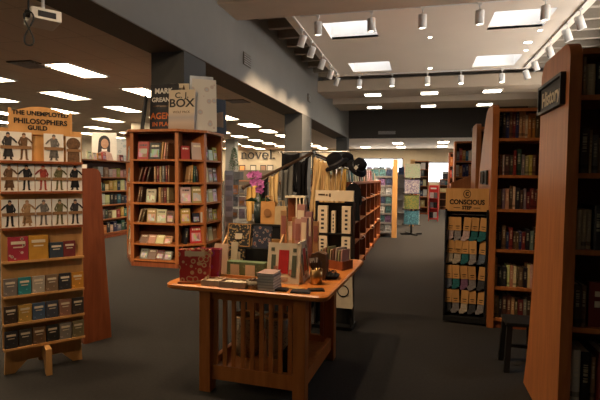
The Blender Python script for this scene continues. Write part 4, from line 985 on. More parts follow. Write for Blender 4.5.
face_row(an(1.40), [('b', 'tan', .14, .03, .26, .12), ('b', 'mustard', .19, .03, .28, .05), ('b', 'dark green', .24, .03, .27, 0), ('b', 'black', .29, .03, .26, -.08)], 'second shelf of the many-sided case angled')
face_row(an(1.06), [('f', 'cream', .03, .17, .26, 0), ('f', 'tan', .22, .17, .27, 0)], 'third shelf of the many-sided case angled')
face_row(an(.73), [('f', 'mustard', .03, .16, .24, 0), ('f', 'black', .23, .12, .16, 0), ('b', 'white', .37, .02, .17, 0)], 'fourth shelf of the many-sided case angled')
face_row(an(.385), [('b', 'black', .08, .05, .26, .1), ('f', 'red', .19, .2, .29, 0)], 'fifth shelf of the many-sided case angled')
face_row(an(.12), [('f', 'mustard', .1, .13, .19, 0), ('f', 'dark green', .25, .14, .2, 0)], 'bottom shelf of the many-sided case angled')
for i, z in enumerate(SH[::-1]):
    it = []
    x = .03
    for q in range(3):
        c = pick({'white': 1, 'cream': 2, 'tan': 3, 'brown': 2, 'mustard': 1}); it.append(('f', c, x, .16, rnd.uniform(.18, .26), 0)); x += .18
    face_row(sd_(z), it, '%s shelf of the many-sided case right' % NM[z])
# left narrow face: sleeves hanging in a rack
for i, z in enumerate(SH[::-1]):
    put_face(Tr(-5.02, 7.34, z+.002, -.9), .2, .03, .24, pick({'white': 1, 'tan': 2, 'dark green': 2, 'grey': 2}), 'face-out book on the %s shelf of the many-sided bookcase left face' % NM[z], GB, .1)
# giant paperback covers standing on top
ZT = 2.256
def giant(label, x, y, rz, w, h, mat, tilt=.1, spine=.03):
    o = thing('display_cover', label, 'display board', (x, y, ZT), rz)
    T_ = Matrix.Rotation(-tilt, 4, 'X')
    MB().box(-w/2, w/2, 0, spine, 0, h, T_, bev=.002).build('board', mat, o)
    return o, T_
def gtext(o, T_, s, size, x, z, mat, bold=.002, sx=1):
    text('lettering', s, size, T_ @ Matrix.Translation((x, -.0025, z)), mat, o, bold, .001, 'CENTER', sx)
o, T_ = giant('black giant paperback cover with white and orange lettering', at(163, 128, 7.28).x, 7.28, .0, .52, .82, M['charcoal'], .06)
orange = plain('orange_print', (.55, .14, .03), .5)
gtext(o, T_, 'MARK', .125, -.01, .70, M['white'], .004); gtext(o, T_, 'GREANEY', .105, .0, .55, M['white'], .003)
MB().box(-.2, .2, -.003, -.0005, .43, .455, T_).build('printed_rule', M['dark_bronze'], o)
gtext(o, T_, 'AGENT', .15, .0, .27, orange, .004); gtext(o, T_, 'IN PLACE', .10, .0, .13, orange, .003)
box_m, bn, bl, bb = new_mat('landscape_cover')
tc = bn.new('ShaderNodeTexCoord'); sp = bn.new('ShaderNodeSeparateXYZ'); bl.new(tc.outputs['Generated'], sp.inputs[0])
rp = bn.new('ShaderNodeValToRGB'); bl.new(sp.outputs[2], rp.inputs[0])
for pos, c in ((.0, (.36, .25, .18)), (.2, (.50, .40, .33)), (.32, (.40, .36, .36)), (.45, (.60, .50, .38))):
    e = rp.color_ramp.elements.new(pos); e.color = (*c, 1)
rp.color_ramp.elements[-1].color = (.62, .52, .38, 1); rp.color_ramp.elements[0].color = (.36, .25, .18, 1)
bl.new(rp.outputs[0], bb.inputs['Base Color']); bb.inputs['Roughness'].default_value = .5
o, T_ = giant('cream giant paperback cover with large black lettering over pale landscape', at(181, 128, 7.08).x, 7.08, .0, .47, .67, box_m, .05)
gtext(o, T_, 'C. J.', .13, .0, .575, M['charcoal'], .002, 1.15); gtext(o, T_, 'BOX', .19, .0, .445, M['charcoal'], .004, 1.15); gtext(o, T_, 'WOLF PACK', .055, .0, .30, M['dark_bronze'], .0005)
o, T_ = giant('black giant cover seen nearly edge on at the left bookcase top', at(141, 130, 7.25).x, 7.25, -1.1, .34, .62, M['charcoal'], .12)
o, T_ = giant('small cream cover peeking out behind the black giant cover', at(179, 130, 7.5).x, 7.5, .1, .34, .86, M['cream'], .03)
MB().slab([(.03, .68), (.13, .68), (.08, .84)], -.003, -.0005, T_).build('printed_ornament', M['dark_bronze'], o)
pm_ = pattern_mat('pastel_cover', (.62, .58, .5), (.5, .40, .34), (.42, .44, .46), 7, (.16, .3))
o, T_ = giant('pale giant cover with soft figure tilted at the bookcase right corner', at(205, 131, 7.28).x, 7.28, .6, .40, .88, pm_, .10)
o, T_ = giant('large pale blue giant cover leaning behind the soft figure cover', at(203, 131, 7.56).x, 7.52, .55, .40, .98, plain('blue_white_cover', (.55, .58, .61), .5, var=.25, scale=5), .06)
o, T_ = giant('black giant cover facing the right side of the bookcase top', at(219, 132, 7.78).x, 7.78, 1.05, .34, .62, M['charcoal'], .05)
MB().slab([(-.12, .12), (.1, .12), (.1, .4), (-.12, .35)], -.003, -.0005, T_).build('printed_picture', bandm, o)

# ------------------------------------------------------------------ far left wall sign and cafe
SY = 37.3
sg = thing('wall_sign', 'large dark lowercase lettering on the far cream wall', 'sign', (-13.1, SY, 3.0), 0)
slabm = M['charcoal']
GL = MB()
def stem_(x0, x1, z0, z1): GL.box(x0, x1, -.06, 0, z0, z1)
def arcband(cx, cz, ro, ri, a0, a1, n=20, sxo=1., sxi=1.):
    vs = []
    for i in range(n+1):
        a = math.radians(a0+(a1-a0)*i/n); vs.append(((cx+ro*sxo*math.cos(a), cz+ro*math.sin(a)), (cx+ri*sxi*math.cos(a), cz+ri*math.sin(a))))
    for i in range(n): GL.slab([vs[i][0], vs[i+1][0], vs[i+1][1], vs[i][1]], -.06, 0)
x = -1.45; xh = .54
stem_(x+.06, x+.17, 0, xh); stem_(x, x+.24, 0, .05); stem_(x, x+.12, xh-.05, xh); arcband(x+.29, .36, .19, .10, 0, 150); stem_(x+.38, x+.48, 0, .36); stem_(x+.31, x+.55, 0, .05)   # n
x += .63; arcband(x+.26, .27, .28, .19, 0, 360, 26, .96, .85)       # o
x += .57; GL.slab([(x+.05, xh), (x+.16, xh), (x+.31, .12), (x+.31, 0), (x+.24, 0)], -.06, 0); GL.slab([(x+.53, xh), (x+.46, xh), (x+.30, .12), (x+.30, 0), (x+.33, 0)][::-1], -.06, 0); stem_(x, x+.22, xh-.05, xh); stem_(x+.38, x+.58, xh-.05, xh)  # v
x += .61; arcband(x+.26, .27, .28, .18, 0, 320, 24, .96, .85); stem_(x+.08, x+.5, .25, .31)   # e
x += .57; stem_(x+.08, x+.19, 0, .82); stem_(x, x+.28, 0, .05); stem_(x, x+.12, .77, .82)      # l
x += .36; GL.lathe([(.065, -.03), (.065, .03)], 16, Matrix.Translation((x+.05, -.03, .065)) @ Matrix.Rotation(PI/2, 4, 'X'))
o = GL.build('letters', slabm, sg); o.scale = (1.05, 1, 1.02)
for k, (px_, lb_, c) in enumerate([(242, 'orange lit', (.75, .3, .1)), (253, 'pale', (.5, .45, .38)), (263, 'brown', (.25, .15, .1)), (270, 'pale narrow', (.5, .45, .4))]):
    q = at(px_, 172.5, 36.6)
    o = thing('menu_board', '%s framed menu board below the wall lettering, %s from the left' % (lb_, ORD[k]), 'menu board', tuple(q), 0, 'menu boards under the wall sign')
    MB().box(-.26, .26, .031, .06, 0, .62).build('frame', M['charcoal'], o); MB().box(-.2, .2, .02, .03, .08, .54).build('panel', plain('menu_%d' % k, c, .6), o)
    MB().box(-.2, .2, .061, .66, .0, .06).build('shelf_bracket', M['charcoal'], o)
cf = thing('cafe_counter', 'long dark cafe counter along the far wall below the menu boards', 'counter', (-16, 35.3, 0), 0)
MB().box(0, 5.2, 0, .7, 0, 1.15).build('body', M['soffit'], cf); MB().box(-.05, 5.25, -.06, .75, 1.151, 1.2).build('worktop', M['cherry'], cf)
bs = thing('cafe_back_shelf', 'dark back shelf on the far wall under the menu boards', 'shelf', (-15.2, 36.2, 0), 0)
MB().box(0, 4.9, 0, .35, 1.0, 2.05).build('cabinet', M['soffit'], bs)
MB().box(-.05, 4.95, -.05, 1.19, .94, .999).build('top', M['cherry_dark'], bs)
tr = thing('topiary', 'small dark cone topiary in a black planter on the left aisle', 'plant', (-11.0, 27.3-1.2, 0), 0)
tq = at(234, 171, 26.1); tr.location = (tq.x, 26.1, 0)
MB().box(-.22, .22, -.22, .22, 0, tq.z-.5).box(-.5, .5, -.25, .25, tq.z-.5, tq.z-.05).build('planter', M['charcoal'], tr)
cone = MB()
r2 = random.Random(3)
for i in range(420):
    u = r2.random(); a = r2.uniform(0, 2*PI); rr = .27*(1-u)**.8*r2.uniform(.6, 1.05)+.03; z = tq.z+.05+u*1.3
    c = Vector((rr*math.cos(a), rr*math.sin(a), z)); d = Vector((math.cos(a), math.sin(a), .5))*.09
    s_ = Vector((-math.sin(a), math.cos(a), 0))*.035
    cone.add([c-s_, c+d*.4+s_*1.0, c+d, c+d*.4-s_*.6+Vector((0, 0, .03))], [(0, 1, 2), (0, 2, 3)])
cone.build('foliage', plain('leaf_dark', (.02, .045, .02), .7, var=.4), tr)
MB().tube([(0, 0, tq.z-.05), (0, 0, tq.z+1.2)], .03).build('stem', M['soffit'], tr)

# ------------------------------------------------------------------ middle-left fixtures behind the table
# wire card rack
CR = thing('card_rack', 'grey wire rack with tiers of pale cards right of the many-sided bookcase', 'card rack', (at(239, 190, 9.65).x, 9.65, 0), math.radians(14))
for x in (-.32, .32):
    MB().tube([(x, 0, .0), (x, 0, 1.42)], .012).build('post', M['grey_metal'], CR); MB().box(x-.02, x+.02, -.25, .25, 0, .025).build('foot', M['grey_metal'], CR)
CRx = Tr(at(239, 190, 9.65).x, 9.65, 0, math.radians(14))
CARDC = [('white', (.55, .54, .5)), ('pale pink', (.5, .33, .33)), ('grey', (.32, .32, .33)), ('orange', (.5, .2, .06)), ('lilac', (.3, .25, .36)), ('cream', (.52, .45, .34)), ('slate', (.16, .17, .2))]
for r, z in enumerate((1.12, .86, .6)):
    MB().box(-.31, .31, -.1, -.03, z-.012, z).build('tier', M['grey_metal'], CR)
    MB().tube([(-.31, -.1, z+.05), (.31, -.1, z+.05)], .005, 6).build('tier_rail', M['grey_metal'], CR)
    for k in range(4):
        n0, c = CARDC[(r*3+k*2+1) % 7]
        o = thing('boxed_card', '%s card pack in the wire rack, %s from the left in the %s tier' % (n0, ORD[k], ['top', 'middle', 'bottom'][r]), 'card', tuple(CRx @ Vector((-.3+.152*k, -.06, z+.0015))), math.radians(14), 'card packs in the wire rack')
        MB().box(0, .13, 0, .02, 0, .2, Matrix.Rotation(-.1, 4, 'X')).build('pack', plain('pack_%d_%d' % (r, k), c, .5), o)
        MB().box(.02, .11, -.003, -.0004, .03, .12, Matrix.Rotation(-.1, 4, 'X')).build('picture', plain('packpic_%d_%d' % (r, k), CARDC[(r+k) % 7][1], .5, var=.5), o)
# slim white literature rack at the edge of the octagonal case
WRP = (at(229, 200, 9.2).x, 9.2, 0)
WR = thing('leaflet_rack', 'slim white leaflet rack between the many-sided bookcase and card rack', 'leaflet rack', WRP, math.radians(25))
MB().box(-.09, .09, .06, .08, .05, 1.62).build('back_panel', M['white_metal'], WR); MB().box(-.12, .12, -.08, .12, 0, .049).build('base', M['white_metal'], WR)
for i in range(6):
    z = .25+.22*i
    MB().box(-.085, .085, -.01, .059, z, z+.012).box(-.085, .085, -.014, -.0105, z, z+.08).build('pocket', M['white_metal'], WR)
    o = tag(MB().box(-.07, .07, .005, .03, 0, .17).build('leaflet_stack', plain('leaflets_%d' % i, (.5, .48, .46) if i % 2 else (.4, .4, .42), .6)), 'pale leaflets in the white rack, %s pocket from the bottom' % ORD[i], 'leaflets', 'leaflets in the white rack')
    o.matrix_world = Tr(*WRP, math.radians(25)) @ Matrix.Translation((0, 0, z+.0135))

# black draped display plinth behind the table
PB = thing('display_plinth', 'black display plinth behind the table carrying orchid and bags', 'plinth', (-1.95, 4.95, 0), 0)
MB().box(0, .78, 0, .5, 0, .955).build('body', M['black_cloth'], PB); MB().box(-.01, .79, -.01, .51, .956, .975).build('top', M['black'], PB)
ZP = .9755
pot = thing('orchid', 'purple orchid in a dark glass vase on the black plinth', 'plant', (-1.775, 5.1, ZP), 0)
MB().lathe([(0, 0), (.05, 0), (.062, .1), (.055, .24), (.048, .24), (.052, .1), (.04, .01), (0, .01)], 20).build('vase', plain('dark_glass', (.02, .03, .03), .15), pot, True)
MB().tube([(0, 0, .02), (.01, 0, .3), (-.02, 0, .48), (.04, 0, .55)], .006, 6).tube([(0, 0, .02), (.02, 0, .28), (.05, 0, .42), (.1, 0, .46)], .006, 6).build('stems', plain('stem_green', (.05, .1, .03), .6), pot)
lv = MB()
for a in (-.6, .7, 2.5, 3.6):
    d = Vector((math.cos(a), math.sin(a)*.7, 0)); s_ = Vector((-d.y, d.x, 0))*.025
    lv.add([d*.02+Vector((0, 0, .24)), d*.09+s_+Vector((0, 0, .29)), d*.18+Vector((0, 0, .25)), d*.09-s_+Vector((0, 0, .29))], [(0, 1, 2), (0, 2, 3)])
lv.build('leaves', plain('leaf_green', (.03, .07, .03), .5), pot)
orch = plain('orchid_petal', (.36, .09, .30), .6, var=.3, scale=30)
r3 = random.Random(11)
for i in range(14):
    c = Vector((r3.uniform(-.10, .12), r3.uniform(-.06, .05), r3.uniform(.36, .56)))
    if c.z < .42 and c.x < -.02: c.x += .08
    b = MB(); ax = Vector((r3.uniform(-.6, .6), -1, r3.uniform(-.3, .4))).normalized(); u = ax.cross(Vector((0, 0, 1))).normalized(); v = ax.cross(u)
    for q in range(5):
        a = 2*PI*q/5+i; d = u*math.cos(a)+v*math.sin(a); s_ = (u*-math.sin(a)+v*math.cos(a))*.018
        b.add([c, c+d*.025+s_+ax*.006, c+d*.045+ax*.002, c+d*.025-s_+ax*.006], [(0, 1, 2, 3)])
    b.ball(tuple(c+ax*.006), .007, 6)
    b.build('blossom', orch, pot)
def tote(x, y, w, h, d, mat, label, picture=None):
    o = thing('paper_bag', label, 'bag', (x, y, ZP), rnd.uniform(-.1, .1))
    b = MB(); b.add([(-w/2, -d/2, 0), (w/2, -d/2, 0), (w/2, d/2, 0), (-w/2, d/2, 0), (-w/2, -d*.3, h), (w/2, -d*.3, h), (w/2, d*.3, h), (-w/2, d*.3, h)],
                    [(0, 3, 2, 1), (0, 1, 5, 4), (1, 2, 6, 5), (2, 3, 7, 6), (3, 0, 4, 7), (4, 5, 6, 7)]); b.build('bag_body', mat, o)
    for s_ in (-1, 1): MB().tube([(-w*.22, s_*d*.28, h-.01), (-w*.16, s_*d*.28, h+.06), (w*.16, s_*d*.28, h+.06), (w*.22, s_*d*.28, h-.01)], .005, 6).build('handle', mat, o)
    if picture: MB().slab([(-.035+.05*math.cos(2*PI*i/14)*.9+.035, h*.5+.045*math.sin(2*PI*i/14)) for i in range(14)], -d/2-.004, -d/2+.001).build('printed_picture', picture, o)
tote(-1.64, 5.05, .17, .25, .08, plain('kraft_orange', (.38, .19, .06), .7), 'orange kraft bag with round print beside the orchid', plain('kraft_print', (.22, .1, .035), .7))
tote(-1.49, 5.04, .14, .20, .08, plain('burlap_tan', (.36, .27, .15), .9), 'tan burlap bag between orange bag and pale wooden frame')
FRM = thing('frame_box', 'tall wooden shadow box with pale uprights on the black plinth', 'shadow box', (-1.47, 5.22, ZP), 0)
MB().box(-.03, .21, 0, .16, .29, .31).build('top_board', M['cream'], FRM)
for x in (.10, .14, .185): MB().box(x, x+.014, 0, .16, .0005, .289).build('upright', M['cream'], FRM)
MB().box(-.03, .20, .1405, .16, .0005, .289).build('back_panel', M['cherry_dark'], FRM)
for k, (x, w, h, c) in enumerate([(-1.12, .06, .42, (.42, .24, .1)), (-1.17, .05, .3, (.5, .32, .15))]):
    pass

# black stand of boxed sets with white labels
JS = thing('boxed_gift_stand', 'black standing display with cream header and white boxed gifts behind the table', 'display rack', (-1.0, 4.6, 0), math.radians(-3))
MB().box(0, .385, .06, .09, 0, 1.25).build('back_panel', M['black'], JS); MB().box(-.01, .395, -.06, .2, 0, .03).build('base', M['black'], JS)
HJ = MB().box(0, .385, -.02, .02, 1.27, 1.375).build('header', M['cream'], JS)
MB().box(.03, .10, -.022, -.0205, 1.325, 1.34).box(.14, .158, -.022, -.0205, 1.31, 1.345).box(.11, .125, -.022, -.0205, 1.32, 1.34).build('header_print', M['dark_bronze'], HJ)
for x in (0, .37): MB().box(x, x+.015, -.02, .0595, .031, 1.269).build('side_post', M['black'], JS)
for z in (.95, .70): MB().box(.0155, .3695, -.02, .0595, z-.015, z).build('shelf', M['black'], JS)
JT = Tr(-1.0, 4.6, 0, math.radians(-3))
for k, (x, z, h, w, lb_) in enumerate([(.025, .952, .27, .10, 'upper left'), (.165, .952, .22, .04, 'upper middle'), (.27, .952, .27, .09, 'upper right'), (.025, .702, .22, .10, 'lower left'), (.27, .702, .22, .09, 'lower right')]):
    o = thing('gift_tube', 'white boxed gift with dark ornament line, %s on the black standing display' % lb_, 'gift box', tuple(JT @ Vector((x, -.015, z))), math.radians(-3), 'white boxed gifts on the black display')
    MB().box(0, w, 0, .05, 0, h, bev=.003).build('box_body', M['cream'], o)
    b = MB()
    for i in range(5): b.box(w*.35, w*.65, -.002, -.0004, h*(.14+.16*i), h*(.22+.16*i))
    b.build('ornament_print', M['charcoal'], o)

# ------------------------------------------------------------------ scarf rack with hats
RX, RY = -1.40, 6.25
RK = thing('scarf_rack', 'chrome four-way garment rack with sloping arms hung with scarves', 'garment rack', (RX, RY, 0), 0)
MB().tube([(0, 0, .03), (0, 0, 1.87)], .02, 10).build('post', M['chrome'], RK)
for a in (.4, 1.97, 3.54, 5.11): MB().tube([(0, 0, .05), (.35*math.cos(a), .35*math.sin(a), .025)], .018).build('foot', M['chrome'], RK)
ARMS = [((-.02, -.02, 1.83), (-.72, -.75, 1.37), M['dark_bronze'], .02), ((.02, -.03, 1.80), (.62, -.32, 1.58), M['chrome'], .016), ((-.02, .02, 1.83), (-.35, .3, 1.60), M['chrome'], .016), ((.02, .02, 1.83), (.5, .5, 1.6), M['chrome'], .016)]
for a, b_, mt, r in ARMS: MB().tube([a, b_], r, 8).ball(b_, r*1.5, 8).build('arm', mt, RK)
MB().tube([(-.5, .05, 1.85), (.5, .0, 1.85)], .01, 8).build('top_bar', M['chrome'], RK)
def scarf(p0, p1, w, L0, mat, label, skew=0):
    """strip of cloth folded over an arm point, hanging with folds"""
    b = MB(); n, mz = 18, 16
    p0, p1 = Vector(p0), Vector(p1); d = (p1-p0)
    nrm = Vector((-d.y, d.x, 0)).normalized()
    ph = rnd.uniform(0, 6)
    for side in (1,):
        vs, fs = [], []
        for i in range(mz+1):
            v = i/mz
            for j in range(n+1):
                u = j/n
                q = p0+d*(u*(1-.25*v*math.sin(PI*min(1, v*1.0)))+skew*v) + nrm*(.03*math.sin(u*15+ph)*(.35+v)+.012*math.sin(v*5+ph+u*4))
                q.z = p0.z+(p1.z-p0.z)*u - L0*v*(1+.10*math.sin(u*7+ph)) - .03*math.sin(PI*u)*(1-v)
                vs.append(q)
        for i in range(mz):
            for j in range(n): fs.append((i*(n+1)+j, i*(n+1)+j+1, (i+1)*(n+1)+j+1, (i+1)*(n+1)+j))
        b.add(vs, fs)
    o = b.build('scarf', mat, None, True); tag(o, label, 'scarf', 'scarves on the chrome rack')
    md = o.modifiers.new('cloth', 'SOLIDIFY'); md.thickness = .008
    return o
yel = plain('ochre_knit', (.56, .35, .11), .95, var=.08, scale=6); yel2 = plain('gold_knit', (.62, .43, .19), .95, var=.08, scale=6); gry = plain('grey_knit', (.13, .13, .12), .95, var=.08, scale=6); blk = M['black_cloth']; tan_ = plain('camel_knit', (.62, .42, .20), .95, var=.08, scale=6)
A = lambda u: Vector((RX-.02-.70*u, RY-.02-.73*u, 1.83-.46*u-.022))
for k, (u0, u1, L0, mt, lb_) in enumerate([(.80, .95, .42, yel, 'ochre scarf hanging nearest the low end of the bronze arm'), (.66, .78, .45, blk, 'black scarf next to the ochre one on the bronze arm'), (.50, .64, .46, yel2, 'gold scarf in the middle of the bronze arm'), (.28, .48, .58, gry, 'grey knitted scarf on the upper bronze arm'), (.06, .22, .68, blk, 'long black scarf beside the rack post')]):
    scarf(A(u1), A(u0), .1, L0, mt, lb_)
Bq = lambda u: Vector((RX+.02+.6*u, RY-.03-.29*u, 1.80-.22*u-.018))
for k, (u0, u1, L0, mt, sk, lb_) in enumerate([(.02, .10, .80, tan_, -1.2, 'camel scarf hanging at the top of the chrome arm'), (.12, .20, .74, yel2, -1.0, 'pale gold scarf second along the chrome arm'), (.23, .31, .70, tan_, -.8, 'camel scarf third along the chrome arm'), (.34, .42, .66, yel2, -.6, 'pale gold scarf fourth along the chrome arm'), (.46, .54, .60, tan_, -.5, 'camel scarf fifth along the chrome arm'), (.58, .66, .56, yel2, -.35, 'pale gold scarf sixth along the chrome arm'), (.70, .78, .50, yel, -.2, 'ochre scarf by the end of the chrome arm')]):
    scarf(Bq(u0), Bq(u1), .1, L0, mt, lb_, sk)
scarf(Vector((RX-.46, RY+.06, 1.84)), Vector((RX-.2, RY+.04, 1.84)), .1, .5, blk, 'black shawl on the top bar of the rack')
def hat(loc, rot, s_, label, tg=False):
    o = thing('hat', label, 'hat', loc, 0, 'black hats on the chrome rack'); o.rotation_euler = rot
    MB().lathe([(.17*s_, -.03), (.165*s_, -.015), (.11*s_, .0), (.105*s_, .06*s_), (.095*s_, .11*s_), (.06*s_, .135*s_), (.0, .14*s_)], 20).build('crown_and_brim', M['black_cloth'], o, True)
    MB().lathe([(.1095*s_, .005), (.1085*s_, .03), (.107*s_, .03), (.107*s_, .005)], 20, None, True).build('band', M['charcoal'], o, True)
    if tg: MB().box(-.02, .02, -.135*s_, -.13*s_, .02, .07).tube([(0, -.13*s_, .07), (0, -.11*s_, .1)], .002, 5).build('price_tag', M['white'], o)
hat(tuple(at(336, 163, 6.1)), (.35, -.45, 0), 1.0, 'larger black hat hanging on the rack nearer the post')
hat(tuple(at(358, 167, 6.0)), (.5, .75, 0), .85, 'black hat with white price tag at the chrome arm end', True)
hat(tuple(at(347, 161, 6.5)), (.4, .2, 0), .8, 'black hat tucked behind the larger black hat')
# black garment hung at lower end
o = thing('jacket', 'black jacket hanging below the hats beside the white boxed gifts', 'garment', (RX+.58, RY-.22, 0), .3)
b = MB(); b.slab([(-.12, .95), (.12, .95), (.10, 1.3), (.13, 1.15), (.16, 1.17), (.13, 1.36), (.05, 1.43), (-.05, 1.43), (-.13, 1.36), (-.16, 1.17), (-.13, 1.15), (-.10, 1.3)], -.035, .035); b.build('jacket_body', M['black_cloth'], o)
o.scale = (.7, 1, 1)
MB().tube([(-.08, 0, 1.40), (0, 0, 1.45), (.08, 0, 1.40)], .007).tube([(0, 0, 1.45), (0, 0, 1.575)], .004).build('hanger', M['chrome'], o)

# ------------------------------------------------------------------ cubby bookcases along the aisle (face +x)
for u in range(3):
    y0 = 6.95+1.665*u
    o = thing('cubby_shelf', 'red-brown cubby bookcase along the centre aisle, %s of three' % ['nearest', 'middle', 'farthest'][u], 'bookcase', (-.93, y0, 0), PI/2, 'cubby bookcases along the aisle')
    MB().box(0, .04, 0, .45, 0, 1.44).build('end_panel', M['cherry_dark'], o); MB().box(1.62, 1.66, 0, .45, 0, 1.44).build('end_panel', M['cherry_dark'], o); MB().box(.81, .85, .01, .42, .08, 1.40).build('divider', M['cherry_dark'], o)
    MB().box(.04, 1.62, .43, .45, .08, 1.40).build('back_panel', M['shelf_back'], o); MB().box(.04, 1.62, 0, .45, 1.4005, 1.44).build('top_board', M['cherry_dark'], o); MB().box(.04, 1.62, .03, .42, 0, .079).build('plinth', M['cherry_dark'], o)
    for z in (.1, .50, .82, 1.13): MB().box(.041, .809, .005, .42, z-.02, z).box(.851, 1.619, .005, .42, z-.02, z).build('shelf', M['cherry'], o)
    T0 = Tr(-.93, y0, 0, PI/2)
    for r, z in enumerate((.1, .50, .82, 1.13)):
        for q in range(2):
            for e in range(1):
                c = pick({'white': 2, 'cream': 2, 'tan': 1, 'grey': 1, 'brown': 1})
                put_face(T0 @ Matrix.Translation((.08+.81*q+.38*e, .2, z+.002)), .3, .04, .22, c, '%s face-out book in the %s bay, %s of the %s cubby bookcase' % (c, ('near', 'far')[q], ['bottom shelf', 'third shelf', 'second shelf', 'top shelf'][r], ['nearest', 'middle', 'farthest'][u]), 'books in the cubby bookcases', .15)
        # curled white shelf talker
        if r in (1, 3):
            b = MB(); pts_ = [(.0+.07*math.sin(a), .035*(1-math.cos(a))) for a in [PI*i/8 for i in range(9)]]
            for i in range(8):
                x0, z0 = pts_[i]; x1, z1 = pts_[i+1]
                b.add([(.79, -x0, z0), (.87, -x0, z0), (.87, -x1, z1), (.79, -x1, z1)], [(0, 1, 2, 3)])
            s_ = tag(b.build('shelf_talker', M['white'], None, True), 'curled white shelf tag on the %s of the %s cubby bookcase' % (['', 'third shelf', '', 'top shelf'][r], ['nearest', 'middle', 'farthest'][u]), 'shelf tag', 'white shelf tags on the cubby bookcases')
            s_.matrix_world = T0 @ Matrix.Translation((0, -.002, z-.01)); s_.modifiers.new('paper', 'SOLIDIFY').thickness = .003
    for k in range(5):
        c = pick(BRIGHT)
        put_face(T0 @ Matrix.Translation((.06+.32*k, .12, 1.4415)), .17, .03, rnd.uniform(.18, .27), c, '%s book standing on top of the %s cubby bookcase, %s from the left' % (c, ['nearest', 'middle', 'farthest'][u], ORD[k]), 'books on the cubby bookcase tops', .1)

# ------------------------------------------------------------------ magazine wall, spinner, red display and back shelves
MG = thing('magazine_rack', 'grey tiered magazine rack with tall orange wood end posts', 'magazine rack', (-1.72, 12.05, 0), 0)
MB().box(1.07, 1.19, 0, .12, 0, 1.98).build('end_post', M['birch'], MG); MB().box(-.12, 0, 0, .12, 0, 1.98).build('end_post', M['birch'], MG)
MB().box(0, 1.07, .35, .38, 0, 1.75).build('back_panel', M['grey_metal'], MG)
MGm = [('blue-grey', (.42, .48, .56)), ('pale blue', (.56, .64, .72)), ('white', (.75, .76, .77)), ('purple', (.2, .12, .28)), ('navy blue', (.04, .06, .13)), ('teal', (.08, .2, .24)), ('pink', (.45, .2, .26)), ('grey', (.28, .29, .3))]
for r in range(7):
    z = .12+.235*r; yd = .05+.035*r
    MB().box(.0005, 1.0695, yd, .349, z-.015, z).build('tier', M['grey_metal'], MG); MB().box(.0005, 1.0695, yd-.008, yd-.0005, z-.015, z+.03).build('tier_lip', M['grey_metal'], MG)
    for k in range(6):
        n0, c = MGm[rnd.randrange(8)]
        o = tag(MB().box(0, .15, 0, .015, 0, .2).build('magazine', plain('mag_%d_%d' % (r, k), tuple(q*(.35+.085*r) for q in c), .35, var=.9, scale=24)), '%s magazine, %s from the left on the %s tier of the magazine rack' % (n0, ORD[k], ['lowest', 'second lowest', 'third lowest', 'middle', 'third highest', 'second highest', 'highest'][r]), 'magazine', 'magazines in the grey rack')  # covers darkened toward the lower tiers, shade put into their colour
        o.matrix_world = Tr(-1.72+.02+.175*k, 12.05+yd+.012, z+.002) @ Matrix.Rotation(-.12, 4, 'X')
MG2 = thing('magazine_rack', 'second magazine rack behind, seen by its orange wood end post', 'magazine rack', (-1.2, 15.2, 0), 0)
MB().box(.92, 1.06, 0, .3, 0, 2.1).build('end_post', M['birch'], MG2); MB().box(-1.5, .919, .25, .3, 0, 1.7).build('back_panel', M['grey_metal'], MG2)
for r in range(4): MB().box(-1.5, .919, 0, .249, .4+.4*r, .42+.4*r).build('tier', M['grey_metal'], MG2)
for k in range(12):
    n0, c = MGm[(k*5+2) % 8]
    o = tag(MB().box(0, .17, 0, .02, 0, .24).build('magazine', plain('magb_%d' % k, c, .35, var=.5, scale=20)), '%s magazine on the rear magazine rack, %s from the left' % (n0, ORD[k]), 'magazine', 'magazines on the rear rack')
    o.location = (-2.65+.2*k, 15.25, 1.622)
# spinner with picture books
KS = thing('calendar_spinner', 'black wire spinner of four picture packs in the centre aisle', 'display rack', (-.18, 12.9, 0), 0)
MB().tube([(0, 0, .05), (0, 0, 1.9)], .025).build('post', M['black'], KS)
for a in (0, PI/2, PI, 3*PI/2): MB().box(-.03, .3, -.03, .03, 0, .05, Matrix.Rotation(a+.5, 4, 'Z')).build('foot', M['black'], KS)
for r in range(4):
    z = .28+.41*r
    MB().tube([(-.24, -.22, z), (.24, -.22, z), (.24, .22, z), (-.24, .22, z), (-.24, -.22, z)], .008, 6).tube([(-.24, 0, z), (.24, 0, z)], .008, 6).build('tier', M['black'], KS)
    nm, c0, c1 = [('blue', (.06, .2, .3), (.1, .3, .4)), ('yellow-green', (.38, .36, .1), (.12, .2, .08)), ('lilac', (.33, .3, .48), (.5, .48, .5)), ('pale green', (.52, .55, .46), (.3, .42, .3))][r]
    o = tag(MB().box(-.19, .19, 0, .02, 0, .37).build('picture_pack', pattern_mat('pack_art_%d' % r, tuple(q*.45 for q in c0), tuple(q*.7 for q in c1), tuple(q*.25 for q in c0), 26, (.25, .5), .4)), '%s picture pack on the %s tier of the spinner' % (nm, ['bottom', 'third', 'second', 'top'][r]), 'picture pack', 'picture packs on the spinner')
    o.matrix_world = Tr(-.18, 12.9-.20, z+.011)
    for s_, nn in ((-1, 'left'), (1, 'right')):
        o = tag(MB().box(-.15, .15, 0, .02, 0, .35).build('picture_pack', plain('side_art_%d_%s' % (r, nn), MGm[(r*2+(s_ > 0)) % 8][1], .4, var=.5, scale=16)), 'side picture pack on the %s tier of the spinner, %s face' % (['bottom', 'third', 'second', 'top'][r], nn), 'picture pack', 'picture packs on the spinner')
        o.matrix_world = Tr(-.18+s_*.205, 12.9, z+.011, s_*PI/2)
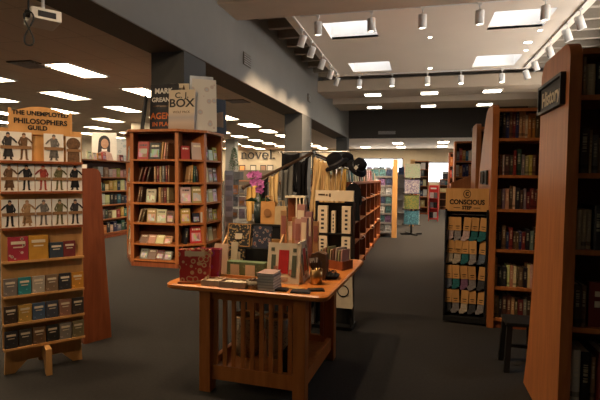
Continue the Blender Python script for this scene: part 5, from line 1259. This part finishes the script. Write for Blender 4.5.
# red folding display
RD = thing('red_display', 'red floor display stand with white header near the back window', 'display rack', (.34, 17.2, 0), math.radians(-8))
MB().box(0, .32, .16, .19, .05, 1.27).build('back_panel', M['red'], RD)
for x in (0, .3): MB().slab([(x, 0), (x+.02, 0), (x+.02, 1.25), (x, 1.25)], -.02, .159).build('side_panel', M['red'], RD)
for z in (.1, .45, .8): MB().box(.0205, .2995, -.02, .159, z, z+.02).build('shelf', M['red'], RD)
MB().box(.03, .29, -.04, -.0205, 1.08, 1.25).build('header', M['red'], RD); MB().box(.06, .26, -.045, -.0405, 1.14, 1.19).build('header_print', M['white'], RD)
for k in range(6):
    n0, c = [('black', (.02, .02, .02)), ('white', (.5, .48, .45)), ('grey', (.15, .14, .14))][k % 3]
    o = tag(MB().box(0, .12, 0, .08, 0, .2).build('packet', plain('packet_%d' % k, c, .5)), '%s packet on the red display, %s shelf %s' % (n0, ['lower', 'middle', 'upper'][k//2], ['left', 'right'][k % 2]), 'packet', 'packets on the red display')
    o.matrix_world = Tr(.34, 17.2, 0, math.radians(-8)) @ Matrix.Translation((.028+.135*(k % 2), .03, [.121, .471, .821][k//2]))
# shelves at the back under the windows
bk = bookcase('bookcase', 'tall wooden bookcase at the back left of the red display', (-.25, 20.5, 0), 0, .6, .4, 2.25, [.3, .75, 1.2, 1.6, 1.9], None, 'cherry')
for i, z in enumerate([.3, .75, 1.2, 1.6, 1.9]):
    fill(Tr(-.25, 20.53, z), .6, .25, .33, '%s shelf left of the red display' % ['bottom', 'fourth', 'third', 'second', 'top'][i], 'books in the back bookcase', BRIGHT, (.12, .18), (.6, .9))
for k, (x0, y0, w, hh) in enumerate([(-5.2, 22, 3.6, 1.65), (1.0, 24, 3.4, 1.5), (-4.6, 30, 3.2, 1.6)]):
    lw = bookcase('bookcase', ['low wooden bookcase across the back left near the window', 'low wooden bookcase at the back right under the window', 'farthest low bookcase by the back window'][k], (x0, y0, 0), 0, w, .4, hh, [.15, .5, .85, 1.2], None, 'cherry')
    for i, z in enumerate([.85, 1.2]):
        fill(Tr(x0, y0+.03, z), w*.45, .25, .3, '%s shelf, %s' % (['third', 'second'][i], ['low bookcase at the back left', 'low bookcase at the back right', 'farthest low bookcase'][k]), 'books in the low back bookcases', BRIGHT, (.2, .3), (.6, .9))
    for q in range(5):
        c = pick(BRIGHT)
        put_face(Tr(x0+.1+(w-.5)*q/4., y0+.08, hh+.0015), .28, .05, rnd.uniform(.25, .4), c, '%s book standing on the %s, %s from the left' % (c, ['low bookcase at the back left', 'low bookcase at the back right', 'farthest low bookcase'][k], ORD[q]), 'books on the low back bookcases', .1)
